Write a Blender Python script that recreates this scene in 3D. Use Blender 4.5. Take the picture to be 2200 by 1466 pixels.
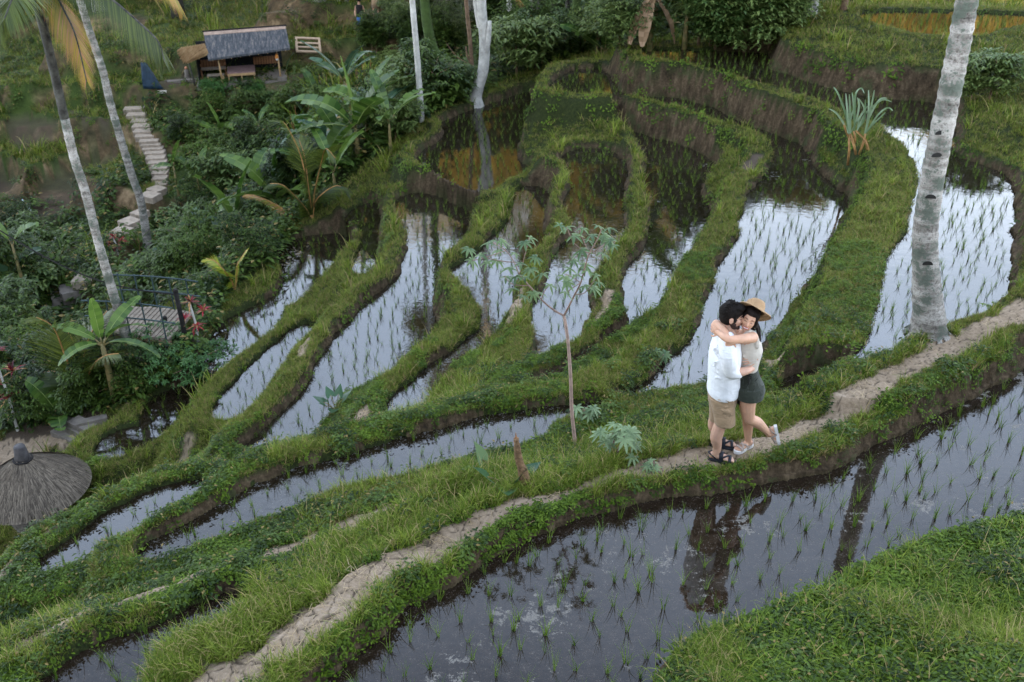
import bpy, bmesh, math, random
import numpy as np
from mathutils import Vector, Matrix, Euler
random.seed(7); rng = np.random.default_rng(7)
PI = math.pi; R = math.radians
for o in list(bpy.data.objects): bpy.data.objects.remove(o)
S = bpy.context.scene; COL = S.collection

# ---------------------------------------------------------------- camera, sky, sun, exposure
CAMH = 6.2; PITCH = R(30.5); FPX = 2139.0
cd = bpy.data.cameras.new('camera'); cam = bpy.data.objects.new('camera', cd); COL.objects.link(cam)
cam.location = (0, 0, CAMH); cam.rotation_euler = (R(90) - PITCH, 0, 0)
cd.sensor_width = 36; cd.lens = 36 * FPX / 2200; cd.clip_end = 3000; cd.clip_start = .1
cd.dof.use_dof = True; cd.dof.focus_distance = 9.9; cd.dof.aperture_fstop = 2.8
S.camera = cam
SUN_EL, SUN_AZ = R(16), R(200)          # low evening sun behind the photographer; azimuth clockwise from +Y
world = bpy.data.worlds.new('World'); S.world = world; world.use_nodes = True
wn = world.node_tree; wn.nodes.clear()
def WN(t, **k):
    n = wn.nodes.new(t)
    for a, b in k.items(): setattr(n, a, b)
    return n
sky = WN('ShaderNodeTexSky', sky_type='NISHITA', sun_disc=False, sun_elevation=SUN_EL, sun_rotation=SUN_AZ)
sky.air_density = 1.0; sky.dust_density = 2.0; sky.ozone_density = 1.5
geo = WN('ShaderNodeTexCoord'); mp = WN('ShaderNodeMapping'); mp.inputs['Scale'].default_value = (1.6, 1.6, 4.0)
mp.inputs['Location'].default_value = (.4, .9, .2)
nz = WN('ShaderNodeTexNoise'); nz.inputs['Scale'].default_value = 1.7; nz.inputs['Detail'].default_value = 5; nz.inputs['Roughness'].default_value = .55
rp = WN('ShaderNodeValToRGB'); rp.color_ramp.elements[0].position = .38; rp.color_ramp.elements[1].position = .62
rp.color_ramp.elements[0].color = (.62,) * 3 + (1,); rp.color_ramp.elements[1].color = (.95,) * 3 + (1,)
cl = WN('ShaderNodeMix', data_type='RGBA')                      # thin evening cloud: bright low down, deep blue-grey overhead
sx = WN('ShaderNodeSeparateXYZ'); er = WN('ShaderNodeValToRGB'); er.color_ramp.elements[0].position = .30; er.color_ramp.elements[1].position = .78
er.color_ramp.elements[0].color = (1, 1, 1, 1); er.color_ramp.elements[1].color = (.26, .29, .35, 1)
e_ = er.color_ramp.elements.new(.48); e_.color = (.62, .67, .76, 1)
ml = WN('ShaderNodeMix', data_type='RGBA', blend_type='MULTIPLY'); ml.inputs[0].default_value = 1; ml.inputs[6].default_value = (13.6, 15.1, 17.0, 1)
bg = WN('ShaderNodeBackground'); wo = WN('ShaderNodeOutputWorld')
L = wn.links.new
L(geo.outputs['Generated'], mp.inputs[0]); L(mp.outputs[0], nz.inputs['Vector']); L(nz.outputs['Fac'], rp.inputs[0])
L(geo.outputs['Generated'], sx.inputs[0]); L(sx.outputs['Z'], er.inputs[0]); L(er.outputs[0], ml.inputs[7]); L(ml.outputs[2], cl.inputs[7])
L(rp.outputs[0], cl.inputs[0]); L(sky.outputs[0], cl.inputs[6]); L(cl.outputs[2], bg.inputs[0]); L(bg.outputs[0], wo.inputs[0])
bg.inputs[1].default_value = .12
sd = bpy.data.lights.new('sun', 'SUN'); sun = bpy.data.objects.new('sun', sd); COL.objects.link(sun)
sd.energy = 5.0; sd.angle = R(.8); sd.color = (1.0, .70, .36)
_s = Vector((math.sin(SUN_AZ) * math.cos(SUN_EL), math.cos(SUN_AZ) * math.cos(SUN_EL), math.sin(SUN_EL)))
sun.rotation_euler = (-_s).to_track_quat('-Z', 'Y').to_euler(); sun.location = _s * 60
vs = S.view_settings; vs.view_transform = 'Standard'; vs.look = 'None'; vs.gamma = 1; vs.exposure = 1.8; vs.use_curve_mapping = False
cy = S.cycles; cy.max_bounces = 6; cy.diffuse_bounces = 3; cy.glossy_bounces = 3; cy.transmission_bounces = 4; cy.transparent_max_bounces = 8
cy.use_denoising = True; cy.caustics_reflective = False; cy.caustics_refractive = False

# ---------------------------------------------------------------- small helpers
def rayd(px, py):
    u = px - 1100.; v = 733. - py
    return np.array([u, v * math.sin(PITCH) + FPX * math.cos(PITCH), v * math.cos(PITCH) - FPX * math.sin(PITCH)]) / FPX
def P(px, py, z):
    d = rayd(px, py); t = (z - CAMH) / d[2]
    return Vector((d[0] * t, d[1] * t, z))
def PD(px, py, depth):
    d = rayd(px, py); return Vector((d[0] * depth, d[1] * depth, CAMH + d[2] * depth))
def vnoise(x, y, seed=0):
    xi = np.floor(x).astype(np.int64); yi = np.floor(y).astype(np.int64); xf = x - xi; yf = y - yi
    def h(a, b):
        n = (a * 374761393 + b * 668265263 + seed * 1442695041) & 0xffffffff
        n = ((n ^ (n >> 13)) * 1274126177) & 0xffffffff
        return ((n ^ (n >> 16)) & 0xffff) / 65535.
    u = xf * xf * (3 - 2 * xf); v = yf * yf * (3 - 2 * yf)
    return (h(xi, yi) * (1 - u) + h(xi + 1, yi) * u) * (1 - v) + (h(xi, yi + 1) * (1 - u) + h(xi + 1, yi + 1) * u) * v
def fbm(x, y, oct=4, seed=0):
    a = .5; r = 0; t = 0
    for i in range(oct):
        r = r + a * vnoise(x, y, seed + i); t += a; x = x * 2.03 + 7.1; y = y * 2.03 + 3.3; a *= .5
    return r / t
def sstep(a, b, x):
    t = np.clip((x - a) / (b - a), 0, 1); return t * t * (3 - 2 * t)
def tag(o, label=None, cat=None, group=None, kind=None):
    if label: o['label'] = label
    if cat: o['category'] = cat
    if group: o['group'] = group
    if kind: o['kind'] = kind
    return o
def mesh_obj(name, verts, faces, mat=None, parent=None, smooth=False, uv=None):
    me = bpy.data.meshes.new(name); me.from_pydata([tuple(v) for v in verts], [], faces); me.update()
    if mat:
        for m in (mat if isinstance(mat, (list, tuple)) else [mat]): me.materials.append(m)
    if smooth: me.polygons.foreach_set('use_smooth', [True] * len(me.polygons))
    o = bpy.data.objects.new(name, me); COL.objects.link(o)
    if parent: o.parent = parent
    return o
def empty(name, loc=(0, 0, 0), rz=0):
    o = bpy.data.objects.new(name, None); COL.objects.link(o); o.location = loc; o.rotation_euler = (0, 0, rz)
    o.empty_display_size = .2; return o
def copy_tree(o, parent=None):
    c = o.copy(); COL.objects.link(c); c.parent = parent
    for ch in [x for x in bpy.data.objects if x.parent == o]: copy_tree(ch, c)
    return c
class MB:                                       # mesh collector
    def __init__(s): s.v = []; s.f = []; s.m = []
    def add(s, v, f, m=0):
        k = len(s.v); s.v += [tuple(a) for a in v]; s.f += [tuple(i + k for i in q) for q in f]; s.m += [m] * len(f)
    def box(s, c, sz, rot=None, m=0):
        x, y, z = [a / 2 for a in sz]; M = rot if rot is not None else Matrix.Identity(3); c = Vector(c)
        v = [c + M @ Vector((a * x, b * y, d * z)) for a in (-1, 1) for b in (-1, 1) for d in (-1, 1)]
        s.add(v, [(0, 1, 3, 2), (4, 6, 7, 5), (0, 4, 5, 1), (2, 3, 7, 6), (0, 2, 6, 4), (1, 5, 7, 3)], m)
    def tube(s, pts, rad, n=8, m=0, cap=True):
        pts = [Vector(p) for p in pts]; ring = []; prev = None
        if not hasattr(rad, '__len__'): rad = [rad] * len(pts)
        for i, p in enumerate(pts):
            d = (pts[min(i + 1, len(pts) - 1)] - pts[max(i - 1, 0)]).normalized()
            if prev is None: a = d.orthogonal().normalized()
            else: a = (prev - d * prev.dot(d)).normalized()
            prev = a; b = d.cross(a)
            ring.append([p + (a * math.cos(t * 2 * PI / n) + b * math.sin(t * 2 * PI / n)) * rad[i] for t in range(n)])
        v = [q for r_ in ring for q in r_]; f = []
        for i in range(len(pts) - 1):
            for t in range(n):
                f.append((i * n + t, i * n + (t + 1) % n, (i + 1) * n + (t + 1) % n, (i + 1) * n + t))
        if cap: f.append(tuple(range(n))[::-1]); f.append(tuple((len(pts) - 1) * n + t for t in range(n)))
        s.add(v, f, m)
    def build(s, name, mat, parent=None, smooth=False):
        o = mesh_obj(name, s.v, s.f, mat, parent, smooth)
        if isinstance(mat, (list, tuple)): o.data.polygons.foreach_set('material_index', s.m)
        return o
def catmull(pts, n=4, closed=True):
    pts = [Vector(p) for p in pts]; out = []; N = len(pts)
    rngi = range(N) if closed else range(N - 1)
    for i in rngi:
        if closed: p0, p1, p2, p3 = pts[i - 1], pts[i], pts[(i + 1) % N], pts[(i + 2) % N]
        else: p0, p1, p2, p3 = pts[max(i - 1, 0)], pts[i], pts[i + 1], pts[min(i + 2, N - 1)]
        for k in range(n):
            t = k / n
            out.append(.5 * ((2 * p1) + (p2 - p0) * t + (2 * p0 - 5 * p1 + 4 * p2 - p3) * t * t + (3 * p1 - p0 - 3 * p2 + p3) * t ** 3))
    if not closed: out.append(pts[-1])
    return out

# ---------------------------------------------------------------- materials
def mat_new(name):
    m = bpy.data.materials.new(name); m.use_nodes = True; nt = m.node_tree; nt.nodes.clear(); return m, nt
class NT:
    def __init__(s, nt): s.nt = nt
    def n(s, t, ins=None, **k):
        nd = s.nt.nodes.new(t)
        for a, b in k.items(): setattr(nd, a, b)
        for a, b in (ins or {}).items():
            if isinstance(b, bpy.types.NodeSocket): s.nt.links.new(b, nd.inputs[a])
            else: nd.inputs[a].default_value = b
        return nd
    def noise(s, scale, detail=4, rough=.6, vec=None, out='Fac', dist=0):
        i = {'Scale': scale, 'Detail': detail, 'Roughness': rough, 'Distortion': dist}
        if vec is not None: i['Vector'] = vec
        return s.n('ShaderNodeTexNoise', i).outputs[out]
    def ramp(s, fac, stops):
        r = s.n('ShaderNodeValToRGB', {0: fac}); e = r.color_ramp.elements
        while len(e) < len(stops): e.new(.5)
        for q, (p, c) in zip(e, stops):
            q.position = p; q.color = (c if hasattr(c, '__len__') else (c, c, c)) + (1,) if not hasattr(c, '__len__') or len(c) == 3 else c
        return r.outputs[0]
    def mix(s, f, a, b, mode='MIX'):
        nd = s.n('ShaderNodeMix', data_type='RGBA', blend_type=mode)
        for i, x in ((0, f), (6, a), (7, b)):
            if isinstance(x, bpy.types.NodeSocket): s.nt.links.new(x, nd.inputs[i])
            else: nd.inputs[i].default_value = x if i == 0 else (tuple(x) + (1,))[:4]
        return nd.outputs[2]
    def math(s, op, a, b=0, c=0, clamp=False):
        nd = s.n('ShaderNodeMath', operation=op, use_clamp=clamp)
        for i, x in enumerate((a, b, c)):
            if isinstance(x, bpy.types.NodeSocket): s.nt.links.new(x, nd.inputs[i])
            else: nd.inputs[i].default_value = x
        return nd.outputs[0]
    def out(s, sh): s.n('ShaderNodeOutputMaterial', {0: sh})
def simple(name, c, rough=.7, var=.25, scale=8, bump=0, bscale=30, spec=.3, c2=None, coord='Object'):
    m, nt = mat_new(name); T = NT(nt); tc = T.n('ShaderNodeTexCoord').outputs[coord]
    f = T.noise(scale, 4, .6, tc)
    a = tuple(x * (1 - var) for x in c); b = c2 if c2 else tuple(min(1, x * (1 + var)) for x in c)
    col = T.ramp(f, [(.3, a), (.7, b)])
    ins = {'Base Color': col, 'Roughness': rough, 'Specular IOR Level': spec}
    if bump:
        bn = T.n('ShaderNodeBump', {'Strength': bump, 'Distance': .02, 'Height': T.noise(bscale, 5, .6, tc)}); ins['Normal'] = bn.outputs[0]
    T.out(T.n('ShaderNodeBsdfPrincipled', ins).outputs[0]); return m
def leafmat(name, c, c2, trans=.35, rough=.45, vein=False, dead=None, spec=.4):
    """leaf: colour varies per object and in patches; some light passes through"""
    m, nt = mat_new(name); T = NT(nt)
    oi = T.n('ShaderNodeObjectInfo').outputs['Random']; g = T.n('ShaderNodeNewGeometry').outputs
    n1 = T.noise(1.1, 3, .6, g['Position']); f = T.math('ADD', T.math('MULTIPLY', oi, .45), T.math('MULTIPLY', n1, .62))
    f = T.math('ADD', f, T.math('MULTIPLY', T.math('SUBTRACT', g['Random Per Island'], .5), .5))
    col = T.ramp(f, [(.28, c), (.78, c2)])
    if dead:
        d = T.math('GREATER_THAN', g['Random Per Island'], 1 - dead[1]); col = T.mix(d, col, dead[0])
    p = T.n('ShaderNodeBsdfPrincipled', {'Base Color': col, 'Roughness': rough, 'Specular IOR Level': spec})
    t = T.n('ShaderNodeBsdfTranslucent', {'Color': T.mix(.5, col, (.5, .7, .1), 'MULTIPLY')}) if False else T.n('ShaderNodeBsdfTranslucent', {'Color': col})
    T.out(T.n('ShaderNodeMixShader', {0: trans, 1: p.outputs[0], 2: t.outputs[0]}).outputs[0]); return m

def grow(poly, g):
    n = len(poly); A = sum(poly[i][0] * poly[(i + 1) % n][1] - poly[(i + 1) % n][0] * poly[i][1] for i in range(n)); s = 1 if A > 0 else -1
    out = []
    for i in range(n):
        t = poly[(i + 1) % n] - poly[i - 1]; t = t / (np.hypot(*t) + 1e-9); out.append(poly[i] + s * g * np.array([t[1], -t[0]]))
    return np.array(out)

# ---------------------------------------------------------------- paddies: outlines on their own water levels
PONDS = {
 'front': (0.0, [(640,1530),(740,1432),(830,1352),(900,1292),(985,1252),(1060,1197),(1130,1162),(1200,1133),(1290,1107),(1400,1082),(1500,1064),(1600,1052),(1700,1036),(1800,1002),(1900,953),(2000,905),(2100,851),(2200,792),(2320,720),(2480,740),(2480,1000),(2340,1080),(2200,1130),(2100,1150),(2020,1167),(1950,1200),(1850,1232),(1800,1270),(1700,1310),(1600,1350),(1540,1370),(1480,1400),(1430,1440),(1400,1500),(1300,1620),(900,1680),(640,1640)]),
 'sliver': (0.0, [(110,1480),(170,1430),(260,1390),(340,1360),(400,1338),(450,1315),(520,1290),(470,1335),(390,1362),(320,1405),(300,1440),(270,1490),(180,1520)]),
 'ditch': (.0, [(925,1113),(960,1092),(1000,1083),(1015,1090),(980,1103),(950,1118)]),
 'long': (-.34, [(317,1193),(380,1146),(443,1113),(542,1058),(640,1018),(744,986),(866,951),(1003,917),(1105,893),(1228,876),(1276,870),(1296,874),(1262,886),(1225,903),(1173,921),(1150,946),(1100,962),(1047,970),(960,996),(850,1031),(760,1042),(709,1058),(640,1086),(580,1113),(505,1147),(406,1184),(345,1207)]),
 'broad': (-.35, [(1306,858),(1378,825),(1425,786),(1460,751),(1490,712),(1511,671),(1525,616),(1549,569),(1583,511),(1586,481),(1600,440),(1616,407),(1650,372),(1658,340),(1655,318),(1627,297),(1590,278),(1528,262),(1460,238),(1400,222),(1337,213),(1290,209),(1242,208),(1195,202),(1176,190),(1207,166),(1231,153),(1272,149),(1300,152),(1325,190),(1344,201),(1400,208),(1460,213),(1528,231),(1596,264),(1665,288),(1723,316),(1750,360),(1790,400),(1822,430),(1806,472),(1794,500),(1781,525),(1760,569),(1740,605),(1719,637),(1690,680),(1658,719),(1640,750),(1626,790),(1590,822),(1521,836),(1460,845),(1380,862)]),
 'bay': (.02, [(1640,866),(1651,852),(1682,814),(1720,800),(1770,797),(1815,801),(1805,815),(1760,833),(1699,855),(1660,880)]),
 'upper': (.3, [(1832,770),(1858,739),(1869,691),(1890,633),(1900,582),(1920,531),(1948,490),(1955,447),(1972,402),(1965,355),(1930,307),(1886,273),(1800,238),(1728,210),(1650,187),(1565,162),(1475,138),(1388,124),(1380,110),(1470,108),(1560,112),(1648,118),(1650,148),(1700,164),(1770,187),(1840,203),(1910,213),(2000,222),(2040,260),(2055,300),(2048,335),(2100,352),(2163,380),(2176,409),(2178,460),(2172,520),(2173,580),(2166,627),(2142,652),(2108,681),(2057,693),(2000,715),(1937,748),(1869,779),(1838,784)]),
 'top': (1.15, [(1840,32),(1900,25),(2040,26),(2200,32),(2330,38),(2330,62),(2200,58),(2142,70),(2108,79),(2040,80),(1980,76),(1937,68),(1869,50)]),
 'golden': (-1.5, [(948,265),(1003,242),(1071,218),(1136,199),(1140,240),(1120,297),(1110,331),(1122,352),(1153,366),(1130,380),(1105,392),(1080,408),(1057,420),(1037,420),(989,402),(948,382),(907,365),(892,341),(914,321),(945,304),(955,283)]),
 'flare': (-1.85, [(856,435),(890,419),(935,424),(969,440),(1012,458),(1000,480),(994,500),(989,521),(982,538),(948,569),(935,593),(923,616),(923,674),(935,703),(915,738),(900,760),(849,797),(815,821),(781,835),(754,845),(730,855),(700,900),(648,947),(600,962),(556,969),(532,965),(580,920),(655,855),(675,821),(699,766),(740,712),(798,650),(860,599),(876,565),(884,531),(880,500),(866,468)]),
 'serpent': (-1.38, [(1115,415),(1136,403),(1150,406),(1172,422),(1160,445),(1153,478),(1156,496),(1167,513),(1150,541),(1139,575),(1100,605),(1092,640),(1081,671),(1081,703),(1051,732),(1013,763),(948,804),(907,859),(894,889),(860,895),(836,888),(860,848),(907,814),(969,766),(1027,726),(1042,698),(1042,661),(1023,627),(985,596),(984,579),(1030,545),(1074,504),(1091,489),(1105,467)]),
 'middle': (-0.98, [(1204,344),(1235,326),(1262,320),(1310,328),(1344,356),(1341,385),(1334,423),(1331,470),(1328,505),(1306,552),(1264,593),(1258,633),(1264,674),(1242,702),(1231,750),(1201,765),(1167,775),(1149,780),(1158,755),(1161,726),(1153,691),(1149,654),(1180,612),(1187,562),(1207,531),(1240,500),(1224,471),(1215,440),(1231,402),(1228,375)]),
 'river': (-0.85, [(1322,268),(1330,273),(1398,295),(1470,314),(1510,335),(1538,356),(1521,380),(1511,406),(1508,426),(1527,450),(1520,480),(1512,505),(1494,531),(1460,589),(1456,606),(1429,630),(1409,671),(1378,688),(1310,743),(1255,782),(1221,804),(1201,821),(1160,830),(1146,829),(1175,818),(1214,797),(1259,770),(1306,732),(1344,700),(1348,674),(1340,633),(1341,593),(1364,555),(1392,521),(1396,460),(1388,409),(1386,358),(1378,327),(1357,293)]),
 'crescent': (-2.85, [(619,540),(640,526),(665,517),(700,512),(728,512),(734,548),(723,569),(682,599),(648,644),(587,671),(580,698),(546,753),(488,788),(464,778),(461,763),(481,719),(505,691),(546,671),(597,644),(624,610),(630,582),(617,560)]),
 'slot': (-2.4, [(752,467),(775,448),(803,440),(806,480),(800,521),(792,596),(774,597),(774,558),(788,528),(781,487)]),
 'strip': (-2.5, [(662,708),(648,734),(631,753),(593,790),(559,838),(532,859),(505,886),(488,888),(491,865),(512,845),(532,814),(559,790),(607,749),(641,718)]),
 'lower': (-3.3, [(341,872),(361,855),(392,841),(423,833),(447,838),(443,859),(419,882),(375,910),(334,927),(290,954),(239,976),(234,954),(273,937),(320,920),(328,889)]),
 'outer': (-.5, [(102,1220),(123,1201),(164,1174),(239,1126),(290,1096),(341,1068),(400,1056),(432,1056),(422,1072),(385,1099),(334,1119),(273,1157),(205,1184),(143,1208)]),
 # dry terrace floors
 'dry_a': (-7.7, [(14,270),(40,258),(122,262),(118,276),(70,290),(26,298)]),
 'dry_b': (-9.1, [(92,396),(150,372),(200,350),(262,352),(240,380),(190,400),(120,470),(70,480),(60,450)]),
 'dry_c': (-9.3, [(-40,395),(10,385),(50,400),(40,430),(-40,450)]),
 'dry_d': (-2.6, [(190,1040),(240,1012),(300,975),(370,950),(400,930),(420,945),(350,985),(280,1022),(220,1052)]),
}
DRY = {'dry_a', 'dry_b', 'dry_c', 'dry_d'}
RIM = {'front': .19, 'sliver': .1, 'ditch': .1, 'long': .13, 'top': .04, 'upper': .03, 'bay': .07, 'outer': .03, 'crescent': .08, 'strip': .06, 'lower': .05, 'slot': .08, 'serpent': .1, 'broad': .12}
BW = {'upper': .75, 'golden': .35, 'front': .5, 'broad': .5, 'river': .3, 'middle': .3}
pond_xy = {}
for k, (z, pts) in PONDS.items():
    w = [P(x, y, z) for x, y in pts]; w = catmull([(a.x, a.y, 0) for a in w], 4)
    pond_xy[k] = np.array([(a.x, a.y) for a in w])
    g_ = {'crescent': .2, 'strip': .2, 'lower': .22, 'slot': .12, 'outer': .16, 'sliver': .13, 'long': .08, 'serpent': .1, 'middle': .05, 'flare': .08}.get(k)
    if g_: pond_xy[k] = grow(pond_xy[k], g_)
# other ground levels: (pixel x, pixel y, height)
CTRL = [(2200,1250,.4),(1900,1330,.38),(1650,1420,.34),(2200,1466,.6),(1500,1500,.33),(2500,1200,.5),(1500,1900,.6),(2600,1700,1),(500,1900,.3),(1000,1900,.4),(2900,1300,1.2),
 (480,1450,.16),(650,1370,.16),(780,1290,.16),(900,1210,.16),(1000,1150,.16),(1150,1095,.17),(1300,1050,.18),(1500,995,.2),(1600,975,.22),(1750,920,.25),(1850,870,.28),(1950,820,.31),(2050,770,.34),(2200,705,.38),(2350,640,.5),(2500,560,.6),
 (0,1466,-.1),(60,1400,-.1),(250,1330,-.04),(450,1250,-.08),(620,1170,-.08),(800,1100,-.02),(0,1330,-.5),(200,1260,-.42),(330,1210,-.36),(120,1290,-.45),(-200,1400,-1.2),(-200,1250,-2.5),(-500,1600,-3),
 (0,1235,-.46),(120,1150,-.45),(250,1075,-.45),(360,1030,-.5),(430,1010,-.7),(500,1000,-.9),(600,985,-.9),
 (40,1080,-4.4),(100,1050,-4.3),(-100,1000,-4.6),(60,980,-4.2),(150,950,-4.1),(220,920,-3.9),(300,880,-3.7),(400,825,-3.5),(465,798,-3.4),(-100,1150,-4.5),(170,1010,-3.8),(260,1000,-3.3),
 (100,900,-5.2),(200,860,-5.5),(0,930,-5),(0,850,-6.5),(120,800,-7.5),(260,780,-6.3),(320,780,-6.0),(400,740,-5.4),(440,700,-4.5),(400,690,-7.5),(450,640,-4.6),(520,600,-4.8),(585,560,-4.2),
 (330,700,-10.8),(260,690,-10.8),(200,690,-10.6),(120,700,-10.6),(0,760,-9.8),(420,620,-10.6),
 (160,640,-10.2),(240,520,-9.5),(350,400,-8.5),(330,300,-7.6),(290,235,-7.0),(380,540,-9.8),(450,480,-9.0),(500,560,-7.5),(560,480,-6.5),(620,440,-5.6),(700,400,-5.0),(800,330,-5.2),(860,290,-4.8),
 (700,320,-7.5),(600,380,-8.2),(450,380,-9.0),(450,300,-8.4),(600,280,-8.0),(760,240,-7.2),(850,220,-7),(950,200,-5),(1050,165,-4.6),(1100,120,-6.),(950,120,-7),(900,60,-7),(1100,40,-6),(1200,95,-3.6),(1300,80,-3.5),(1450,60,-3.6),(1600,60,-3),(1680,45,-1),(1750,15,.6),
 (520,178,-6.5),(400,185,-6.6),(650,160,-6.4),(700,200,-6.9),(440,215,-6.9),(350,215,-6.95),(600,210,-6.9),(750,150,-6.6),
 (235,243,-7.1),(150,270,-7.3),(60,310,-7.6),(0,345,-7.9),(200,330,-8.1),(100,345,-8.3),(0,400,-9.1),(180,440,-9.6),(60,520,-9.6),(0,600,-9.9),(150,560,-9.8),(260,440,-9.1),(-200,500,-9.5),(-200,300,-8),(-300,900,-6.5),
 (30,240,-7.2),(130,225,-7.0),(60,170,-6.3),(270,170,-6.3),(270,120,-5.6),(60,120,-5.4),(400,120,-5.6),(150,80,-4.8),(400,70,-4.8),(650,110,-5.9),(750,60,-5.3),(550,45,-4.6),(450,20,-3.9),(600,0,-3.8),(750,0,-4.4),(200,30,-3.9),(0,40,-3.6),(850,20,-6.0),
 (2200,760,.45),(2200,650,.6),(2200,560,.9),(2200,480,.9),(2190,420,.8),(2200,330,.9),(2110,250,.8),(2080,180,.95),(2200,200,1.2),(2200,110,1.2),(2120,110,1.15),(2350,300,1.8),(2500,500,2.0),(2400,700,1.0),(2450,100,1.7),
 (1665,86,.85),(1733,104,.9),(1801,117,.9),(1903,134,.9),(2019,151,.95),(1700,52,1.0),(1760,40,1.1),(1780,90,.95),(1850,80,1.05),(1950,100,1.05),(2020,110,1.1)]
CTRLW = [(-8, 55, -1.5), (-25, 60, 0), (10, 55, .2), (30, 60, 1), (10, 42, .2), (22, 42, .6), (0, 75, 1.5), (-30, 90, 4), (30, 90, 2), (60, 60, 3), (-50, 50, 0), (-40, 30, -5), (45, 30, 3), (0, 110, 4), (0, 200, 8), (-150, 200, 12), (150, 200, 12), (0, 500, 25), (-300, 500, 30), (300, 500, 30), (-15, 3, -3), (-10, 0, -1), (0, -2, 1), (8, 0, 1.5), (20, 8, 3.2), (30, 15, 4)]
AZ = np.radians(np.linspace(-43, 43, 860)); DA = np.radians(np.linspace(64, 4.2, 700))
RR = np.concatenate([7.2 / np.tan(DA), np.geomspace(7.2 / math.tan(R(4.2)) * 1.03, 900, 40)])
RG, AG = np.meshgrid(RR, AZ, indexing='ij'); GX = RG * np.sin(AG); GY = RG * np.cos(AG)
NR, NA = GX.shape
def poly_sd(x, y, poly):
    """signed distance (negative inside)"""
    d2 = np.full(x.shape, 1e9); ins = np.zeros(x.shape, bool); n = len(poly)
    for i in range(n):
        ax, ay = poly[i]; bx, by = poly[(i + 1) % n]; ex, ey = bx - ax, by - ay; L2 = ex * ex + ey * ey + 1e-12
        t = np.clip(((x - ax) * ex + (y - ay) * ey) / L2, 0, 1); dx = x - ax - t * ex; dy = y - ay - t * ey
        d2 = np.minimum(d2, dx * dx + dy * dy)
        if abs(ey) > 1e-12:
            c = ((ay > y) != (by > y)) & (x < ex * (y - ay) / ey + ax); ins ^= c
    d = np.sqrt(d2); return np.where(ins, -d, d)
def line_d(x, y, pts):
    d2 = np.full(x.shape, 1e9)
    for (ax, ay), (bx, by) in zip(pts[:-1], pts[1:]):
        ex, ey = bx - ax, by - ay; L2 = ex * ex + ey * ey + 1e-12
        t = np.clip(((x - ax) * ex + (y - ay) * ey) / L2, 0, 1); d2 = np.minimum(d2, (x - ax - t * ex) ** 2 + (y - ay - t * ey) ** 2)
    return np.sqrt(d2)
ctrl = [tuple(P(*c)) for c in CTRL] + CTRLW
for k, (z, pts) in PONDS.items():
    a = pond_xy[k]; st = max(1, len(a) // max(6, int(len(a) / 5)))
    for q in a[::st]: ctrl.append((q[0], q[1], z + .08))
ctrl = np.array(ctrl)
def base_ground(x, y):
    num = np.zeros(x.shape); den = np.zeros(x.shape)
    for cx, cy_, cz in ctrl:
        w = 1 / ((x - cx) ** 2 + (y - cy_) ** 2 + .05 + .0016 * (cx * cx + cy_ * cy_)) ** 1.7; num += w * cz; den += w
    return num / den
DIRT = [  # bare earth: pixel polyline, height, half width m
 ([(430,1480),(480,1450),(560,1415),(650,1370),(720,1330),(780,1290),(850,1240),(900,1210),(960,1175),(1000,1150),(1070,1120),(1150,1092),(1230,1070),(1300,1050),(1400,1022),(1500,1000),(1600,975),(1680,945),(1750,920),(1850,870),(1950,820),(2050,770),(2200,703),(2400,610)], .17, .155),
 ([(420,1490),(480,1452),(560,1415),(650,1370),(720,1330),(780,1290),(850,1240),(900,1212),(960,1178),(1010,1150)], .17, .27),
 ([(60,1400),(160,1365),(250,1325)], -.1, .14), ([(410,1255),(470,1240),(500,1220),(620,1170),(660,1150)], -.05, .12), ([(740,1120),(790,1105),(830,1090)], .0, .10), ([(130,1380),(200,1340),(330,1290),(420,1270)], -.05, .1),
 ([(0,1240),(80,1180),(110,1150),(200,1100),(260,1060),(330,1030),(400,1020)], -.45, .10), ([(430,1013),(500,1000)], -.6, .07), ([(385,1093),(440,1060),(490,1040)], -.4, .09),
 ([(700,1230),(1010,1150),(1000,1130)], .3, .05),
 ([(40,975),(100,955),(160,935),(230,905)], -4.1, .55), ([(230,935),(290,885),(370,840),(410,822),(440,800),(470,798)], -3.55, .13),
 ([(0,345),(60,308),(110,285),(160,268),(235,242),(330,222),(440,205)], -7.2, .18), ([(300,215),(360,200),(400,185),(420,190)], -6.8, .5), ([(600,165),(680,160),(760,150)], -6.4, .45),
 ([(30,238),(60,230),(110,232),(150,222),(180,238)], -7.0, .2), ([(430,215),(520,205),(620,205),(700,170)], -6.9, .3),
 ([(1610,345),(1620,330),(1635,320)], -.1, .12), ([(1100,700),(1120,672),(1125,650)], -1.0, .12), ([(1265,700),(1290,670),(1310,640)], -.8, .16), ([(1180,815),(1210,800)], -.8, .1),
 ([(2060,350),(2090,358),(2130,375)], .35, .12), ([(2000,728),(2040,715)], .4, .1), ([(820,850),(780,880),(750,910)], -1.2, .12),
 ([(660,750),(650,790)], -1.9, .07), ([(1640,790),(1660,815),(1640,850),(1600,870)], -.1, .09)]
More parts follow.
